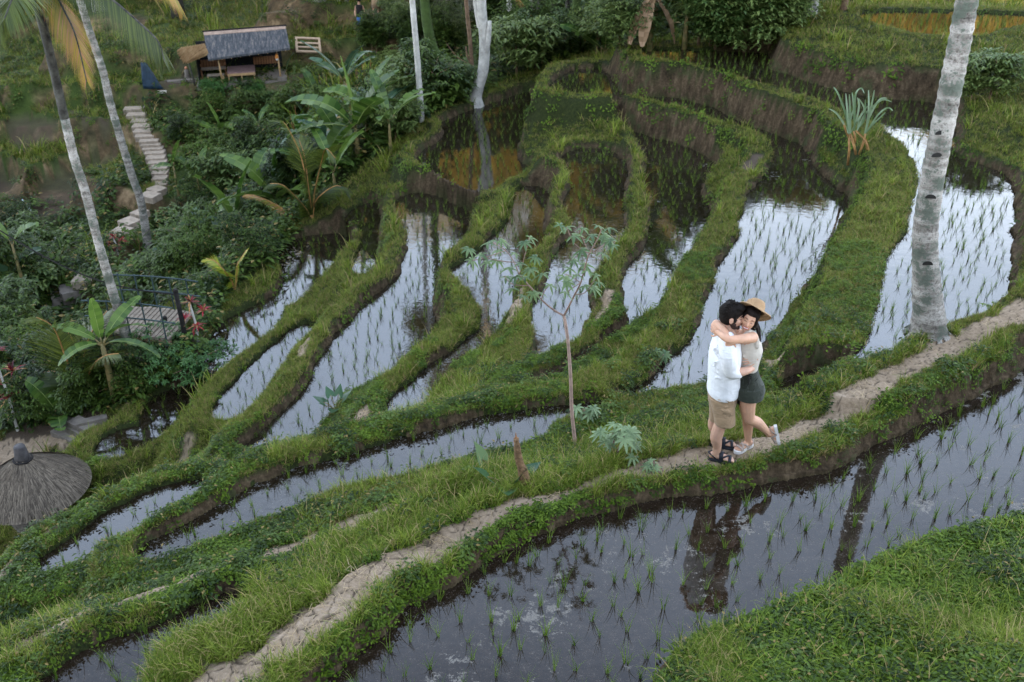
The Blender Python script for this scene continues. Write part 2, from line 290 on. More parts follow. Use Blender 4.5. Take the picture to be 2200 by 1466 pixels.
def terrain(x, y, fine=True):
    """height and masks at world x, y"""
    T = base_ground(x, y); r = np.hypot(x, y)
    up_ = PD(46, 972, 14.3); T = np.minimum(T, -4.5 + .9 * np.maximum(0, np.hypot(x - up_.x, y - up_.y) - 1.5))   # hollow of the sunshade
    far = sstep(20, 27, y) * sstep(-1, -4, x) * sstep(-2.5, -4.5, T)  # terraced far slope: quantised into steps
    st = .95; tn = T + (fbm(x * .07, y * .07, 2, 5) - .5) * 1.2; q = np.floor(tn / st); fr = tn / st - q
    stepd = (q + sstep(.62, .78, fr) + .12 * fr) * st + .15
    T = T * (1 - far) + (stepd) * far
    wallm = far * sstep(.60, .66, fr) * sstep(.84, .78, fr)
    G = T + (fbm(x * 1.3, y * 1.3, 3, 1) - .5) * .10 * np.clip(r / 12, .4, 2.5)
    sds = {}
    for k, poly in pond_xy.items():
        z = PONDS[k][0]; mg = 3.2
        m = (x > poly[:, 0].min() - mg) & (x < poly[:, 0].max() + mg) & (y > poly[:, 1].min() - mg) & (y < poly[:, 1].max() + mg)
        d = np.full(x.shape, 9.); d[m] = poly_sd(x[m], y[m], poly)
        d = d + (fbm(x * 3.1, y * 3.1, 4, 11) - .5) * .15
        sds[k] = d
        if k in DRY: continue
        rim = z + RIM.get(k, .16) + (fbm(x * 2.1 + 5, y * 2.1, 3, 3) - .5) * .10
        sl_ = .2 if k == 'top' else 2.6 if k in ('upper', 'broad', 'river', 'golden') else 1.2
        G = np.where(d < 3, np.maximum(G, rim - sl_ * np.maximum(0, d - BW.get(k, .28))), G)
    wet = np.zeros(x.shape); dmin = np.full(x.shape, 9.)
    for k, d in sds.items():
        z = PONDS[k][0]; bed = z - (.14 if k not in DRY else 0)
        sl = 4.2 + 2.5 * (fbm(x * 1.7, y * 1.7, 2, 21) - .5)
        if k == 'upper': sl = sl * .8
        lim = bed + sl * np.maximum(0, d) + (0 if k in DRY else .0)
        cut = (d < 1.0) & (G > lim) & (d > 0)
        wallm = np.maximum(wallm, np.where(cut & (G - z > .12), 1., 0.))
        G = np.where(d < 1.0, np.minimum(G, lim), G)
        if k not in DRY: wet = np.maximum(wet, (d < .01) * 1.)
        dmin = np.minimum(dmin, d)
    inside = np.zeros(x.shape, bool)
    for k, d in sds.items():
        if k not in DRY: inside |= d < .0
    for k, d in sds.items():
        if k not in DRY: G = np.where((d > -.0) & (d < .16) & ~inside, np.maximum(G, PONDS[k][0] + .05), G)
    dirt = np.zeros(x.shape)
    for pts, z, hw in DIRT:
        w = [P(a, b, z) for a, b in pts]; w = [(a.x, a.y) for a in catmull([(a.x, a.y, 0) for a in w], 3, False)]; wa = np.array(w)
        m = (x > wa[:, 0].min() - 1) & (x < wa[:, 0].max() + 1) & (y > wa[:, 1].min() - 1) & (y < wa[:, 1].max() + 1)
        d = np.full(x.shape, 9.); d[m] = line_d(x[m], y[m], w)
        d = d + (fbm(x * 4, y * 4, 3, 31) - .5) * hw * 1.5
        mk = sstep(hw * 1.25, hw * .75, d); dirt = np.maximum(dirt, mk)
    dirt = dirt * (1 - wallm) * sstep(.10, .2, dmin)
    for k in DRY: dirt = np.maximum(dirt, .65 * sstep(.03, -.05, sds[k]))
    crest = np.zeros(x.shape)
    for k, w_ in (('upper', .8), ('top', .9), ('broad', .5), ('golden', .4)): crest = np.maximum(crest, (sds[k] > 0) & (sds[k] < w_))
    return G, wallm, dirt, wet, dmin, crest, far
GZ, WALL, DIRTM, WET, DMIN, CREST, FARM = terrain(GX, GY)
# clods of the cracked path
def voro(x, y, s, seed):
    xs, ys = x * s, y * s; xi = np.floor(xs).astype(int); yi = np.floor(ys).astype(int); d1 = np.full(x.shape, 9.); d2 = np.full(x.shape, 9.)
    for i in (-1, 0, 1):
        for j in (-1, 0, 1):
            a = xi + i; b = yi + j
            n = (a * 374761393 + b * 668265263 + seed * 97) & 0xffffffff; n = ((n ^ (n >> 13)) * 1274126177) & 0xffffffff
            px_ = a + (n & 0xff) / 255.; py_ = b + ((n >> 8) & 0xff) / 255.
            d = np.hypot(xs - px_, ys - py_); d2 = np.where(d < d1, d1, np.minimum(d2, d)); d1 = np.minimum(d1, d)
    return d2 - d1
near = (GY < 14)
cl_ = np.zeros(GX.shape); cl_[near] = sstep(0, .13, voro(GX[near] + .05 * fbm(GX[near] * 6, GY[near] * 6, 2, 71), GY[near] + .05 * fbm(GX[near] * 6, GY[near] * 6, 2, 72), 7.5, 3))
GZ = GZ + DIRTM * near * (cl_ * .013 - .006)
verts = np.stack([GX.ravel(), GY.ravel(), GZ.ravel()], 1).astype(np.float32)
ii = np.arange((NR - 1) * NA).reshape(NR - 1, NA)[:, :-1].ravel()
faces = np.stack([ii, ii + 1, ii + NA + 1, ii + NA], 1).astype(np.int32)
me = bpy.data.meshes.new('ground'); me.vertices.add(len(verts)); me.vertices.foreach_set('co', verts.ravel())
me.loops.add(len(faces) * 4); me.loops.foreach_set('vertex_index', faces.ravel()[:]); me.polygons.add(len(faces))
me.polygons.foreach_set('loop_start', np.arange(0, len(faces) * 4, 4, dtype=np.int32)); me.polygons.foreach_set('loop_total', np.full(len(faces), 4, np.int32))
me.polygons.foreach_set('use_smooth', np.ones(len(faces), bool)); me.update(calc_edges=True)
for nm, a in (('wall', WALL), ('dirt', DIRTM), ('clod', cl_), ('far', FARM)):
    at = me.attributes.new(nm, 'FLOAT', 'POINT'); at.data.foreach_set('value', a.ravel().astype(np.float32))
ground = bpy.data.objects.new('ground', me); COL.objects.link(ground); tag(ground, kind='structure')

m, nt = mat_new('terrace_earth'); T = NT(nt)
pos = T.n('ShaderNodeNewGeometry').outputs['Position']
def attr(T, n): return T.n('ShaderNodeAttribute', attribute_name=n).outputs['Fac']
n1 = T.noise(2.2, 6, .65, pos); n2 = T.noise(23, 5, .7, pos); n3 = T.noise(.5, 3, .5, pos)
mpz = T.n('ShaderNodeMapping', {0: pos, 'Scale': (9, 9, 1.6)}).outputs[0]; streak = T.noise(1, 5, .65, mpz)
grassc = T.ramp(n2, [(.3, (.007, .010, .003)), (.7, (.035, .045, .010))])  # ground under the tufts darkened, standing in for shade between blades
soil = T.ramp(T.math('ADD', T.math('MULTIPLY', streak, .6), T.math('MULTIPLY', n2, .4)), [(.34, (.012, .008, .004)), (.5, (.055, .037, .020)), (.68, (.135, .095, .056))])
soil = T.mix(T.math('MULTIPLY', T.math('GREATER_THAN', T.math('ADD', n1, T.math('MULTIPLY', n2, .3)), .74), .55), soil, (.035, .05, .016))
soil = T.mix(T.math('MULTIPLY', attr(T, 'far'), .75), soil, T.ramp(T.math('ADD', T.math('MULTIPLY', n3, .5), T.math('MULTIPLY', n1, .5)), [(.40, (.022, .02, .008)), (.54, (.12, .08, .04)), (.68, (.40, .27, .15))]))
grassc = T.mix(attr(T, 'far'), grassc, T.ramp(T.math('ADD', T.math('MULTIPLY', n2, .4), T.math('MULTIPLY', n1, .6)), [(.35, (.015, .03, .006)), (.62, (.06, .085, .018)), (.75, (.16, .12, .06))]))
drt = T.ramp(T.math('ADD', T.math('MULTIPLY', n1, .5), T.math('MULTIPLY', n2, .5)), [(.3, (.13, .09, .055)), (.55, (.29, .215, .145)), (.72, (.40, .315, .23))])
drt = T.mix(T.math('MULTIPLY', T.math('SUBTRACT', 1, T.math('MULTIPLY', attr(T, 'clod'), 1.25), clamp=True), .92), drt, (.055, .04, .028))
col = T.mix(attr(T, 'wall'), grassc, soil); col = T.mix(attr(T, 'dirt'), col, drt)
bp = T.n('ShaderNodeBump', {'Strength': .9, 'Distance': .03, 'Height': T.math('ADD', T.math('MULTIPLY', n2, .7), T.math('MULTIPLY', streak, .6))})
T.out(T.n('ShaderNodeBsdfPrincipled', {'Base Color': col, 'Roughness': .9, 'Specular IOR Level': .15, 'Normal': bp.outputs[0]}).outputs[0])
me.materials.append(m)

# water: dark muddy body, mirror surface, patches of mud and weed breaking the surface
def water_mat(name, mudc, amount, ripple, ior=1.5, scum=.35, body=(.011, .0065, .003)):
    m, nt = mat_new(name); T = NT(nt); pos = T.n('ShaderNodeNewGeometry').outputs['Position']
    a = T.noise(1.3, 6, .72, pos); b = T.noise(14, 4, .7, pos); c = T.noise(60, 3, .6, pos)
    f = T.math('ADD', T.math('MULTIPLY', a, .62), T.math('ADD', T.math('MULTIPLY', b, .28), T.math('MULTIPLY', c, .12)))
    mask = T.ramp(f, [(amount - .015, 0.), (amount + .02, 1.)])
    speck = T.ramp(T.math('ADD', T.math('MULTIPLY', c, .7), T.math('MULTIPLY', b, .4)), [(.62, 0.), (.66, 1.)])
    mask = T.math('MAXIMUM', mask, T.math('MULTIPLY', speck, scum))
    bed = T.ramp(b, [(.3, body), (.7, tuple(x * 2.3 for x in body))])
    mud = T.ramp(c, [(.35, tuple(x * .55 for x in mudc)), (.65, mudc)])
    w = T.n('ShaderNodeBump', {'Strength': ripple, 'Distance': .01, 'Height': T.math('ADD', T.noise(9, 3, .5, pos), T.math('MULTIPLY', T.noise(45, 2, .5, pos), .15))})
    mb = T.n('ShaderNodeBump', {'Strength': .6, 'Distance': .02, 'Height': c})
    wat = T.n('ShaderNodeBsdfPrincipled', {'Base Color': bed, 'Roughness': .03, 'IOR': ior, 'Specular IOR Level': .5, 'Normal': w.outputs[0]})
    md = T.n('ShaderNodeBsdfPrincipled', {'Base Color': mud, 'Roughness': .55, 'Specular IOR Level': .5, 'Normal': mb.outputs[0]})
    T.out(T.n('ShaderNodeMixShader', {0: mask, 1: wat.outputs[0], 2: md.outputs[0]}).outputs[0]); return m
WM = {'clear': water_mat('clear_paddy_water', (.17, .15, .125), .582, .05, 1.5, .22, (.010, .0065, .004)),
      'mid': water_mat('paddy_water', (.13, .12, .105), .63, .12, 1.72, .35, (.008, .0055, .003)),
      'weedy': water_mat('weedy_paddy_water', (.12, .115, .105), .59, .15, 1.6, .8, (.008, .0055, .003)),
      'bright': water_mat('still_paddy_water', (.16, .14, .12), .67, .08, 1.75, .25, (.008, .0055, .003))}
WSEL = {'front': 'clear', 'long': 'weedy', 'golden': 'bright', 'broad': 'mid', 'upper': 'mid', 'top': 'bright', 'crescent': 'bright', 'sliver': 'clear', 'outer': 'bright', 'lower': 'bright', 'slot': 'bright', 'bay': 'bright'}
from mathutils.geometry import tessellate_polygon
for k, (z, _) in PONDS.items():
    if k in DRY: continue
    pl = grow(pond_xy[k], .05); v3 = [Vector((a, b, z)) for a, b in pl]
    tr = tessellate_polygon([v3]); fs = []
    for t in tr:
        a, b, c = [v3[i] for i in t]
        fs.append(tuple(t) if (b - a).cross(c - a).z > 0 else tuple(t)[::-1])
    o = mesh_obj('pond_water', v3, fs, WM[WSEL.get(k, 'mid')]); tag(o, kind='structure')

# ---------------------------------------------------------------- unseen ridge added behind the camera, its height set to shade the valley
def ridge_mesh():
    n = 140; v = []; f = []
    az = np.radians(np.linspace(105, 285, n))
    for i, a in enumerate(az):
        h = 27 + 7 * (fbm(np.array([a * 9.]), np.array([2.]), 4, 8)[0] - .5) + 5 * (fbm(np.array([a * 40.]), np.array([7.]), 3, 9)[0] - .5)
        for r_, z in ((16, -2), (30, 5), (44, h * .7), (50, h), (60, h * .6), (90, -5)):
            v.append((r_ * math.sin(a), r_ * math.cos(a) - 4, z))
    for i in range(n - 1):
        for j in range(5): f.append((i * 6 + j, i * 6 + j + 1, i * 6 + 6 + j + 1, i * 6 + 6 + j))
    return v, f
v, f = ridge_mesh()
tag(mesh_obj('hill', v, f, simple('sun_block_slope', (.03, .045, .015), .9, .5, .6)), kind='structure')

# ---------------------------------------------------------------- small plants: tuft meshes kept in collections and scattered as ground cover
def blade(mb, base, yaw, h, w, lean, curl=.6, seg=3, m=0, twist=0):
    d = Vector((math.cos(yaw), math.sin(yaw), 0)); sd = Vector((-d.y, d.x, 0)); pts = []
    if twist: sd = (sd * math.cos(twist) + d * math.sin(twist)).normalized()
    p = Vector(base); ang = lean
    for i in range(seg + 1):
        t = i / seg; ww = w * (1 - t ** 1.6) * .5 + (.0004 if i == seg else 0)
        pts += [p - sd * ww, p + sd * ww]
        if i < seg: p = p + (d * math.sin(ang) + Vector((0, 0, 1)) * math.cos(ang)) * (h / seg); ang += curl * (i + 1) / seg
    k = len(mb.v); mb.v += [tuple(q) for q in pts]
    for i in range(seg): mb.f.append((k + 2 * i, k + 2 * i + 1, k + 2 * i + 3, k + 2 * i + 2)); mb.m.append(m)
def leaf(mb, base, d, up, L_, W_, m=0, fold=.25, droop=.3, seg=3):
    """elliptic leaf with a folded midrib"""
    d = Vector(d).normalized(); up = Vector(up); s = d.cross(up).normalized(); n = s.cross(d).normalized(); k = len(mb.v); base = Vector(base)
    for i in range(seg + 1):
        t = i / seg; w = W_ * .5 * math.sin(PI * min(.97, t * .9 + .06)) ** .8; c = base + d * L_ * t - Vector((0, 0, 1)) * droop * L_ * t * t
        mb.v += [tuple(c - s * w + n * w * fold), tuple(c), tuple(c + s * w + n * w * fold)]
    for i in range(seg):
        a = k + 3 * i; mb.f += [(a, a + 1, a + 4, a + 3), (a + 1, a + 2, a + 5, a + 4)]; mb.m += [m, m]
M_GRASS = leafmat('bund_grass', (.058, .080, .008), (.185, .215, .034), .14, .62, dead=((.26, .18, .08), .06), spec=.12)
M_LONG = leafmat('long_grass', (.060, .105, .006), (.205, .25, .032), .2, .58, dead=((.34, .26, .11), .07), spec=.15)
M_WEED = leafmat('ground_weed', (.026, .052, .003), (.095, .15, .011), .12, .58, spec=.15)
M_RICE = leafmat('rice_leaf', (.06, .12, .008), (.15, .23, .025), .35, .45)
M_JUNG = leafmat('thicket_leaf', (.011, .025, .004), (.072, .115, .018), .14, .5, dead=((.18, .13, .04), .03), spec=.15)  # leaf colour darkened to deepen the shade of the thicket
M_STRAW = leafmat('dry_straw', (.30, .20, .10), (.45, .34, .19), .1, .7)
def variants(name, fn, n, mat):
    c = bpy.data.collections.new(name)
    for i in range(n):
        mb = MB(); fn(mb); me_ = bpy.data.meshes.new(name); me_.from_pydata(mb.v, [], mb.f)
        for q in (mat if isinstance(mat, list) else [mat]): me_.materials.append(q)
        if isinstance(mat, list): me_.polygons.foreach_set('material_index', mb.m)
        o = bpy.data.objects.new(name + '_%02d' % i, me_); c.objects.link(o)
    return c
U = random.uniform
def f_short(mb):
    for i in range(16): blade(mb, (U(-.05, .05), U(-.05, .05), -.01), U(0, 6.28), U(.04, .085), U(.004, .008), U(.2, .9), U(.3, 1.2), 2)
def f_long(mb):
    for i in range(18): blade(mb, (U(-.05, .05), U(-.05, .05), -.01), U(0, 6.28), U(.12, .3), U(.006, .012), U(.05, .5), U(.3, 1.3), 4, twist=U(-.8, .8))
def f_weed(mb):
    for i in range(26):
        a = U(0, 6.28); r_ = U(0, .07); b = (r_ * math.cos(a), r_ * math.sin(a), U(.0, .06)); y = U(0, 6.28)
        leaf(mb, b, (math.cos(y), math.sin(y), U(-.2, .7)), (0, 0, 1), U(.025, .05), U(.012, .022), seg=2)
def f_rice(mb):
    for i in range(random.choice([8, 11, 14])): blade(mb, (U(-.012, .012), U(-.012, .012), -.03), U(0, 6.28), U(.14, .24), U(.005, .008), U(.02, .32), U(.1, .7), 3, twist=U(-1, 1))
def f_jung(mb):
    for i in range(34):
        a = U(0, 6.28); r_ = U(0, .28); b = (r_ * math.cos(a), r_ * math.sin(a), U(.02, .35)); y = a + U(-1, 1)
        leaf(mb, b, (math.cos(y), math.sin(y), U(-.3, .6)), (0, 0, 1), U(.08, .17), U(.05, .09), seg=2)
def f_jblade(mb):
    for i in range(16): blade(mb, (U(-.1, .1), U(-.1, .1), 0), U(0, 6.28), U(.5, 1.0), U(.02, .04), U(.05, .5), U(.4, 1.2), 5, twist=U(-.8, .8))
def f_fern(mb):
    for i in range(9):
        y = i * .7 + U(-.2, .2); ang = U(.5, .8); p = Vector((0, 0, 0)); d = Vector((math.cos(y), math.sin(y), 0)); Lh = U(.4, .65); n = 11
        for k in range(n):
            t = k / n; q = p + (d * math.sin(ang) + Vector((0, 0, 1)) * math.cos(ang)) * Lh / n; ang += .13; s = Vector((-d.y, d.x, 0)); w = .16 * math.sin(PI * (t * .85 + .12))
            for sg in (-1, 1): leaf(mb, q, s * sg + d * .4, (0, 0, 1), w, .035, seg=1 if False else 2, droop=.2)
            p = q
def f_straw(mb):
    for i in range(7): blade(mb, (U(-.06, .06), U(-.06, .06), .004), U(0, 6.28), U(.05, .14), .004, U(1.35, 1.55), .05, 2)
def f_creep(mb):
    for i in range(16):
        a = U(0, 6.28); r_ = U(0, .1); leaf(mb, (r_ * math.cos(a), r_ * math.sin(a), U(.0, .04)), (math.cos(a * 3), math.sin(a * 3), U(.1, .8)), (0, 0, 1), U(.02, .05), U(.012, .025), seg=2)
C_SHORT = variants('grass_tuft', f_short, 6, M_GRASS); C_LONG = variants('long_grass_tuft', f_long, 6, M_LONG)
C_WEED = variants('weed_clump', f_weed, 6, M_WEED); C_RICE = variants('rice_clump', f_rice, 6, M_RICE)
C_JUNG = variants('thicket_clump', f_jung, 6, M_JUNG); C_JBL = variants('thicket_blades', f_jblade, 4, M_JUNG); C_FERN = variants('fern_clump', f_fern, 4, M_JUNG)
C_STRAW = variants('straw_bits', f_straw, 4, M_STRAW); C_CREEP = variants('creeper_clump', f_creep, 5, M_WEED)
def scatter(name, coll, pts, nrm, scl, up=.6, kind='stuff', yaw=None, **kw):
    n = len(pts)
    if n == 0: return
    me_ = bpy.data.meshes.new(name); me_.vertices.add(n); me_.vertices.foreach_set('co', np.asarray(pts, np.float32).ravel())
    rot = np.zeros((n, 3), np.float32); yw = rng.uniform(0, 6.283, n) if yaw is None else yaw
    tilt = nrm * (1 - up) + np.array([0, 0, 1]) * up; tilt /= np.linalg.norm(tilt, axis=1)[:, None]
    for i in range(n):
        t = tilt[i]; e = (Vector((t[0], t[1], t[2])).to_track_quat('Z', 'Y') @ Euler((0, 0, yw[i])).to_quaternion()).to_euler(); rot[i] = e
    for nm, ty, a in (('rot', 'FLOAT_VECTOR', rot), ('scl', 'FLOAT', np.asarray(scl, np.float32))):
        at = me_.attributes.new(nm, ty, 'POINT'); at.data.foreach_set('vector' if ty == 'FLOAT_VECTOR' else 'value', a.ravel())
    at = me_.attributes.new('idx', 'INT', 'POINT'); at.data.foreach_set('value', rng.integers(0, len(coll.objects), n).astype(np.int32))
    o = bpy.data.objects.new(name, me_); COL.objects.link(o)
    g = bpy.data.node_groups.new(name, 'GeometryNodeTree'); g.interface.new_socket('Geometry', in_out='INPUT', socket_type='NodeSocketGeometry'); g.interface.new_socket('Geometry', in_out='OUTPUT', socket_type='NodeSocketGeometry')
    N = g.nodes.new; gi = N('NodeGroupInput'); go = N('NodeGroupOutput'); ip = N('GeometryNodeInstanceOnPoints'); ci = N('GeometryNodeCollectionInfo')
    ci.inputs[0].default_value = coll; ci.inputs['Separate Children'].default_value = True; ci.inputs['Reset Children'].default_value = True
    def na(nm, ty): q = N('GeometryNodeInputNamedAttribute'); q.data_type = ty; q.inputs[0].default_value = nm; return q.outputs['Attribute']
    k = g.links.new; k(gi.outputs[0], ip.inputs['Points']); k(ci.outputs[0], ip.inputs['Instance']); ip.inputs['Pick Instance'].default_value = True
    k(na('idx', 'INT'), ip.inputs['Instance Index']); k(na('rot', 'FLOAT_VECTOR'), ip.inputs['Rotation']); k(na('scl', 'FLOAT'), ip.inputs['Scale']); k(ip.outputs[0], go.inputs[0])
    md = o.modifiers.new('scatter', 'NODES'); md.node_group = g
    if kind: o['kind'] = kind
    for a, b in kw.items(): o[a] = b
    return o
# normals of the ground grid and its pixel position (only used to choose what grows where on the traced ground)
vtx = verts.reshape(NR, NA, 3).astype(np.float64)
gu = np.gradient(vtx, axis=0); gv = np.gradient(vtx, axis=1); NRM = np.cross(gv, gu); NRM /= np.linalg.norm(NRM, axis=2)[..., None] + 1e-12
NRM[NRM[..., 2] < 0] *= -1
rel = vtx - np.array([0, 0, CAMH]); dep = rel[..., 1] * math.cos(PITCH) - rel[..., 2] * math.sin(PITCH); upc = rel[..., 1] * math.sin(PITCH) + rel[..., 2] * math.cos(PITCH)
PX = 1100 + FPX * rel[..., 0] / dep; PY = 733 - FPX * upc / dep
JPOLY = [(-400,455),(90,455),(235,400),(300,330),(285,240),(340,218),(440,212),(700,190),(740,120),(800,60),(860,0),(900,-300),(1800,-300),(1740,10),(1690,45),(1650,80),(1350,94),(1250,116),(1050,188),(900,262),(800,343),(700,432),(612,502),(590,560),(480,640),(440,720),(440,790),(330,850),(180,905),(20,925),(-400,1000)]
JM = poly_sd(PX, PY, np.array(JPOLY, float)) < 0
STEEP = NRM[..., 2]
STAIRPX = np.array([(288,225),(299,260),(312,291),(333,327),(342,359),(346,396),(322,419),(300,456),(262,495),(237,525),(205,557),(182,598),(152,629),(112,672)], float)
JM &= line_d(PX, PY, [tuple(q) for q in STAIRPX]) > 24
JM &= ~((PX > 225) & (PX < 420) & (PY > 655) & (PY < 740))
def pick(n, rows=None):
    r0, r1 = rows or (0, NR - 45); a = rng.uniform(r0, r1 - 1, n); b = rng.uniform(0, NA - 1.01, n); i = a.astype(int); j = b.astype(int); fa = (a - i)[:, None]; fb = (b - j)[:, None]
    p = (vtx[i, j] * (1 - fa) + vtx[i + 1, j] * fa) * (1 - fb) + (vtx[i, j + 1] * (1 - fa) + vtx[i + 1, j + 1] * fa) * fb
    return i, j, p
def inframe(i, j, m=90): return (PX[i, j] > -m) & (PX[i, j] < 2200 + m) & (PY[i, j] > -m) & (PY[i, j] < 1466 + m + 60)
i, j, p = pick(330000); ok = inframe(i, j) & (DMIN[i, j] > .0) & (DIRTM[i, j] < .4) & ~JM[i, j]; i, j, p = i[ok], j[ok], p[ok]
d_ = np.hypot(p[:, 0], p[:, 1]); wl = WALL[i, j]; st_ = STEEP[i, j]; nn = NRM[i, j]; u = rng.uniform(0, 1, len(i))
n1_ = fbm(p[:, 0] * .9, p[:, 1] * .9, 3, 41); n2_ = fbm(p[:, 0] * 2.3, p[:, 1] * 2.3, 3, 42); n3_ = fbm(p[:, 0] * .6, p[:, 1] * .6, 2, 43)
isw = (wl > .5) | (st_ < .6)
big = np.clip(d_ / 11, .85, 2.3) * (1 - .25 * CREST[i, j]) * (1 + 1.2 * FARM[i, j])
grass = ~isw & (u < .86 - .25 * (n2_ > .62))
topedge = isw & (DMIN[i, j] > .08) & (u < .30) & (n2_ > .40)
nearz = d_ < 11.5
weedm = grass & (u < .55) & ((n1_ > .5) & nearz | (n1_ > .60) & (d_ < 14)); longm = grass & ~weedm & (((n3_ > .52) & nearz & (u < .30)) | (nearz & (u < .07)) | (u < .02))
shortm = grass & ~weedm & ~longm
scatter('short_grass', C_SHORT, p[shortm], nn[shortm], big[shortm] * rng.uniform(.55, 1.05, shortm.sum()) * (.6 + .8 * n2_[shortm]), .5)
scatter('ground_weeds', C_WEED, p[weedm], nn[weedm], big[weedm] * rng.uniform(.6, 1.15, weedm.sum()), .4)
scatter('long_grass', C_LONG, p[longm], nn[longm], big[longm] * rng.uniform(.6, 1.1, longm.sum()), .8)
bl = grass & nearz & (u > .80) & (n1_ > .42); scatter('broad_leaf_weeds', C_JUNG, p[bl], nn[bl], rng.uniform(.18, .38, bl.sum()), .5)
cm = topedge | (isw & (u > .93)); scatter('wall_creepers', C_CREEP, p[cm], nn[cm], np.clip(d_[cm] / 14, .8, 1.4) * rng.uniform(.8, 1.6, cm.sum()), .1)
i2, j2, p2_ = pick(300000, (230, NR - 45)); ok = inframe(i2, j2) & (DMIN[i2, j2] > .0) & (DIRTM[i2, j2] < .4) & ~JM[i2, j2] & (WALL[i2, j2] < .5) & (STEEP[i2, j2] > .55); i2, j2, p2_ = i2[ok], j2[ok], p2_[ok]
scatter('terrace_grass', C_SHORT, p2_, NRM[i2, j2], (1.0 + 1.9 * FARM[i2, j2]) * rng.uniform(.55, 1.2, len(i2)) * (.6 + .8 * fbm(p2_[:, 0] * 1.6, p2_[:, 1] * 1.6, 2, 61)), .6)
i3, j3, p3_ = pick(60000, (330, NR - 45)); ok = inframe(i3, j3) & (FARM[i3, j3] > .3) & ~JM[i3, j3] & (DIRTM[i3, j3] < .4); i3, j3, p3_ = i3[ok], j3[ok], p3_[ok]; ok = fbm(p3_[:, 0] * .5, p3_[:, 1] * .5, 3, 62) > .5
scatter('far_terrace_herbs', C_JUNG, p3_[ok], NRM[i3, j3][ok], rng.uniform(.5, 1.1, ok.sum()), .4)
# long grass belts: along the path, beyond it, on the near bank
def belt(poly, n, coll, name, sc, up=.85, z=0):
    i, j, p = pick(n); ok = (poly_sd(PX[i, j], PY[i, j], np.array(poly, float)) < 0) & (DMIN[i, j] > .0) & (DIRTM[i, j] < .3); i, j, p = i[ok], j[ok], p[ok]
    if len(p): scatter(name, coll, p, NRM[i, j], rng.uniform(sc[0], sc[1], len(p)), up)
belt([(290,1466),(430,1330),(640,1200),(850,1095),(1040,1010),(1300,935),(1500,900),(1680,860),(1860,800),(2010,735),(2200,640),(2200,690),(2000,780),(1850,850),(1700,905),(1500,970),(1300,1030),(1150,1075),(1000,1130),(880,1200),(700,1310),(560,1390),(470,1466)], 70000, C_LONG, 'path_verge_grass', (.4, 1.0))
belt([(1380,1500),(1500,1385),(1700,1305),(1850,1225),(2050,1150),(2250,1110),(2250,1500)], 9000, C_LONG, 'bank_grass', (.5, 1.1))
belt([(1380,1540),(1500,1385),(1700,1305),(1850,1225),(2050,1150),(2250,1110),(2250,1540)], 120000, C_WEED, 'bank_weeds', (.7, 1.5), .6)
belt([(520,1466),(600,1440),(800,1360),(900,1290),(1000,1230),(1150,1140),(1300,1085),(1500,1040),(1700,1000),(1900,920),(2200,760),(2200,720),(1900,860),(1700,950),(1500,1010),(1300,1065),(1130,1110),(950,1210),(780,1310),(560,1466)], 60000, C_WEED, 'path_edge_weeds', (.6, 1.15), .6)
i, j, p = pick(9000); ok = inframe(i, j) & (DIRTM[i, j] > .5) & (d_[0] > 0); scatter('straw_litter', C_STRAW, p[ok], NRM[i, j][ok], rng.uniform(.6, 1.3, ok.sum()), .2)
# jungle floor
i, j, p = pick(60000); ok = JM[i, j] & inframe(i, j); i, j, p = i[ok], j[ok], p[ok]; u = rng.uniform(0, 1, len(i)); nj = fbm(p[:, 0] * .35, p[:, 1] * .35, 3, 51)
d_ = np.hypot(p[:, 0], p[:, 1]); sc = np.clip(d_ / 18, .6, 1.6); nb = NRM[i, j]
a = u < .62; scatter('thicket_undergrowth', C_JUNG, p[a], nb[a], sc[a] * rng.uniform(.6, 1.2, a.sum()), .5)
a = (u > .62) & (u < .70) & (nj > .45); scatter('thicket_reeds', C_JBL, p[a], nb[a], sc[a] * rng.uniform(.5, 1.0, a.sum()), .9)
a = (u > .72) & (u < .82) & (nj < .55); scatter('thicket_ferns', C_FERN, p[a], nb[a], sc[a] * rng.uniform(.5, 1.1, a.sum()), .8)
# rice seedlings
def rice_grid(k, sp, ang, jit=.25, keep=.95):
    poly = pond_xy[k]; z = PONDS[k][0]; c, s = math.cos(ang), math.sin(ang); lo = poly.min(0) - 1; hi = poly.max(0) + 1; R_ = np.hypot(*(hi - lo)); ce = (lo + hi) / 2
    a = np.arange(-R_ / 2, R_ / 2, sp[0]); b = np.arange(-R_ / 2, R_ / 2, sp[1]); A, B = np.meshgrid(a, b); A = A.ravel() + rng.normal(0, sp[0] * jit * .4, A.size); B = B.ravel() + rng.normal(0, sp[1] * jit * .4, B.size)
    A += .12 * np.sin(B * .9)
    x = ce[0] + A * c - B * s; y = ce[1] + A * s + B * c; d = poly_sd(x, y, poly); ok = (d < -.09) & (rng.uniform(0, 1, len(x)) < keep); x, y = x[ok], y[ok]
    return np.stack([x, y, np.full(len(x), z)], 1)
allp = []
for k in PONDS:
    if k in DRY: continue
    if k == 'front': F0 = rice_grid(k, (.215, .235), .18, .5, .95)
    else: allp.append(rice_grid(k, (.185, .20), {'broad': .32, 'upper': .35, 'long': .5}.get(k, .12), .5, .93))
allp = np.concatenate(allp)
scatter('distant_rice_seedlings', C_RICE, allp, np.tile([0, 0, 1.], (len(allp), 1)), rng.uniform(.6, 1.0, len(allp)), 1.)
def proj(x, y, z):
    zz = z - CAMH; dp = y * math.cos(PITCH) - zz * math.sin(PITCH); up_ = y * math.sin(PITCH) + zz * math.cos(PITCH)
    return 1100 + FPX * x / dp, 733 - FPX * up_ / dp
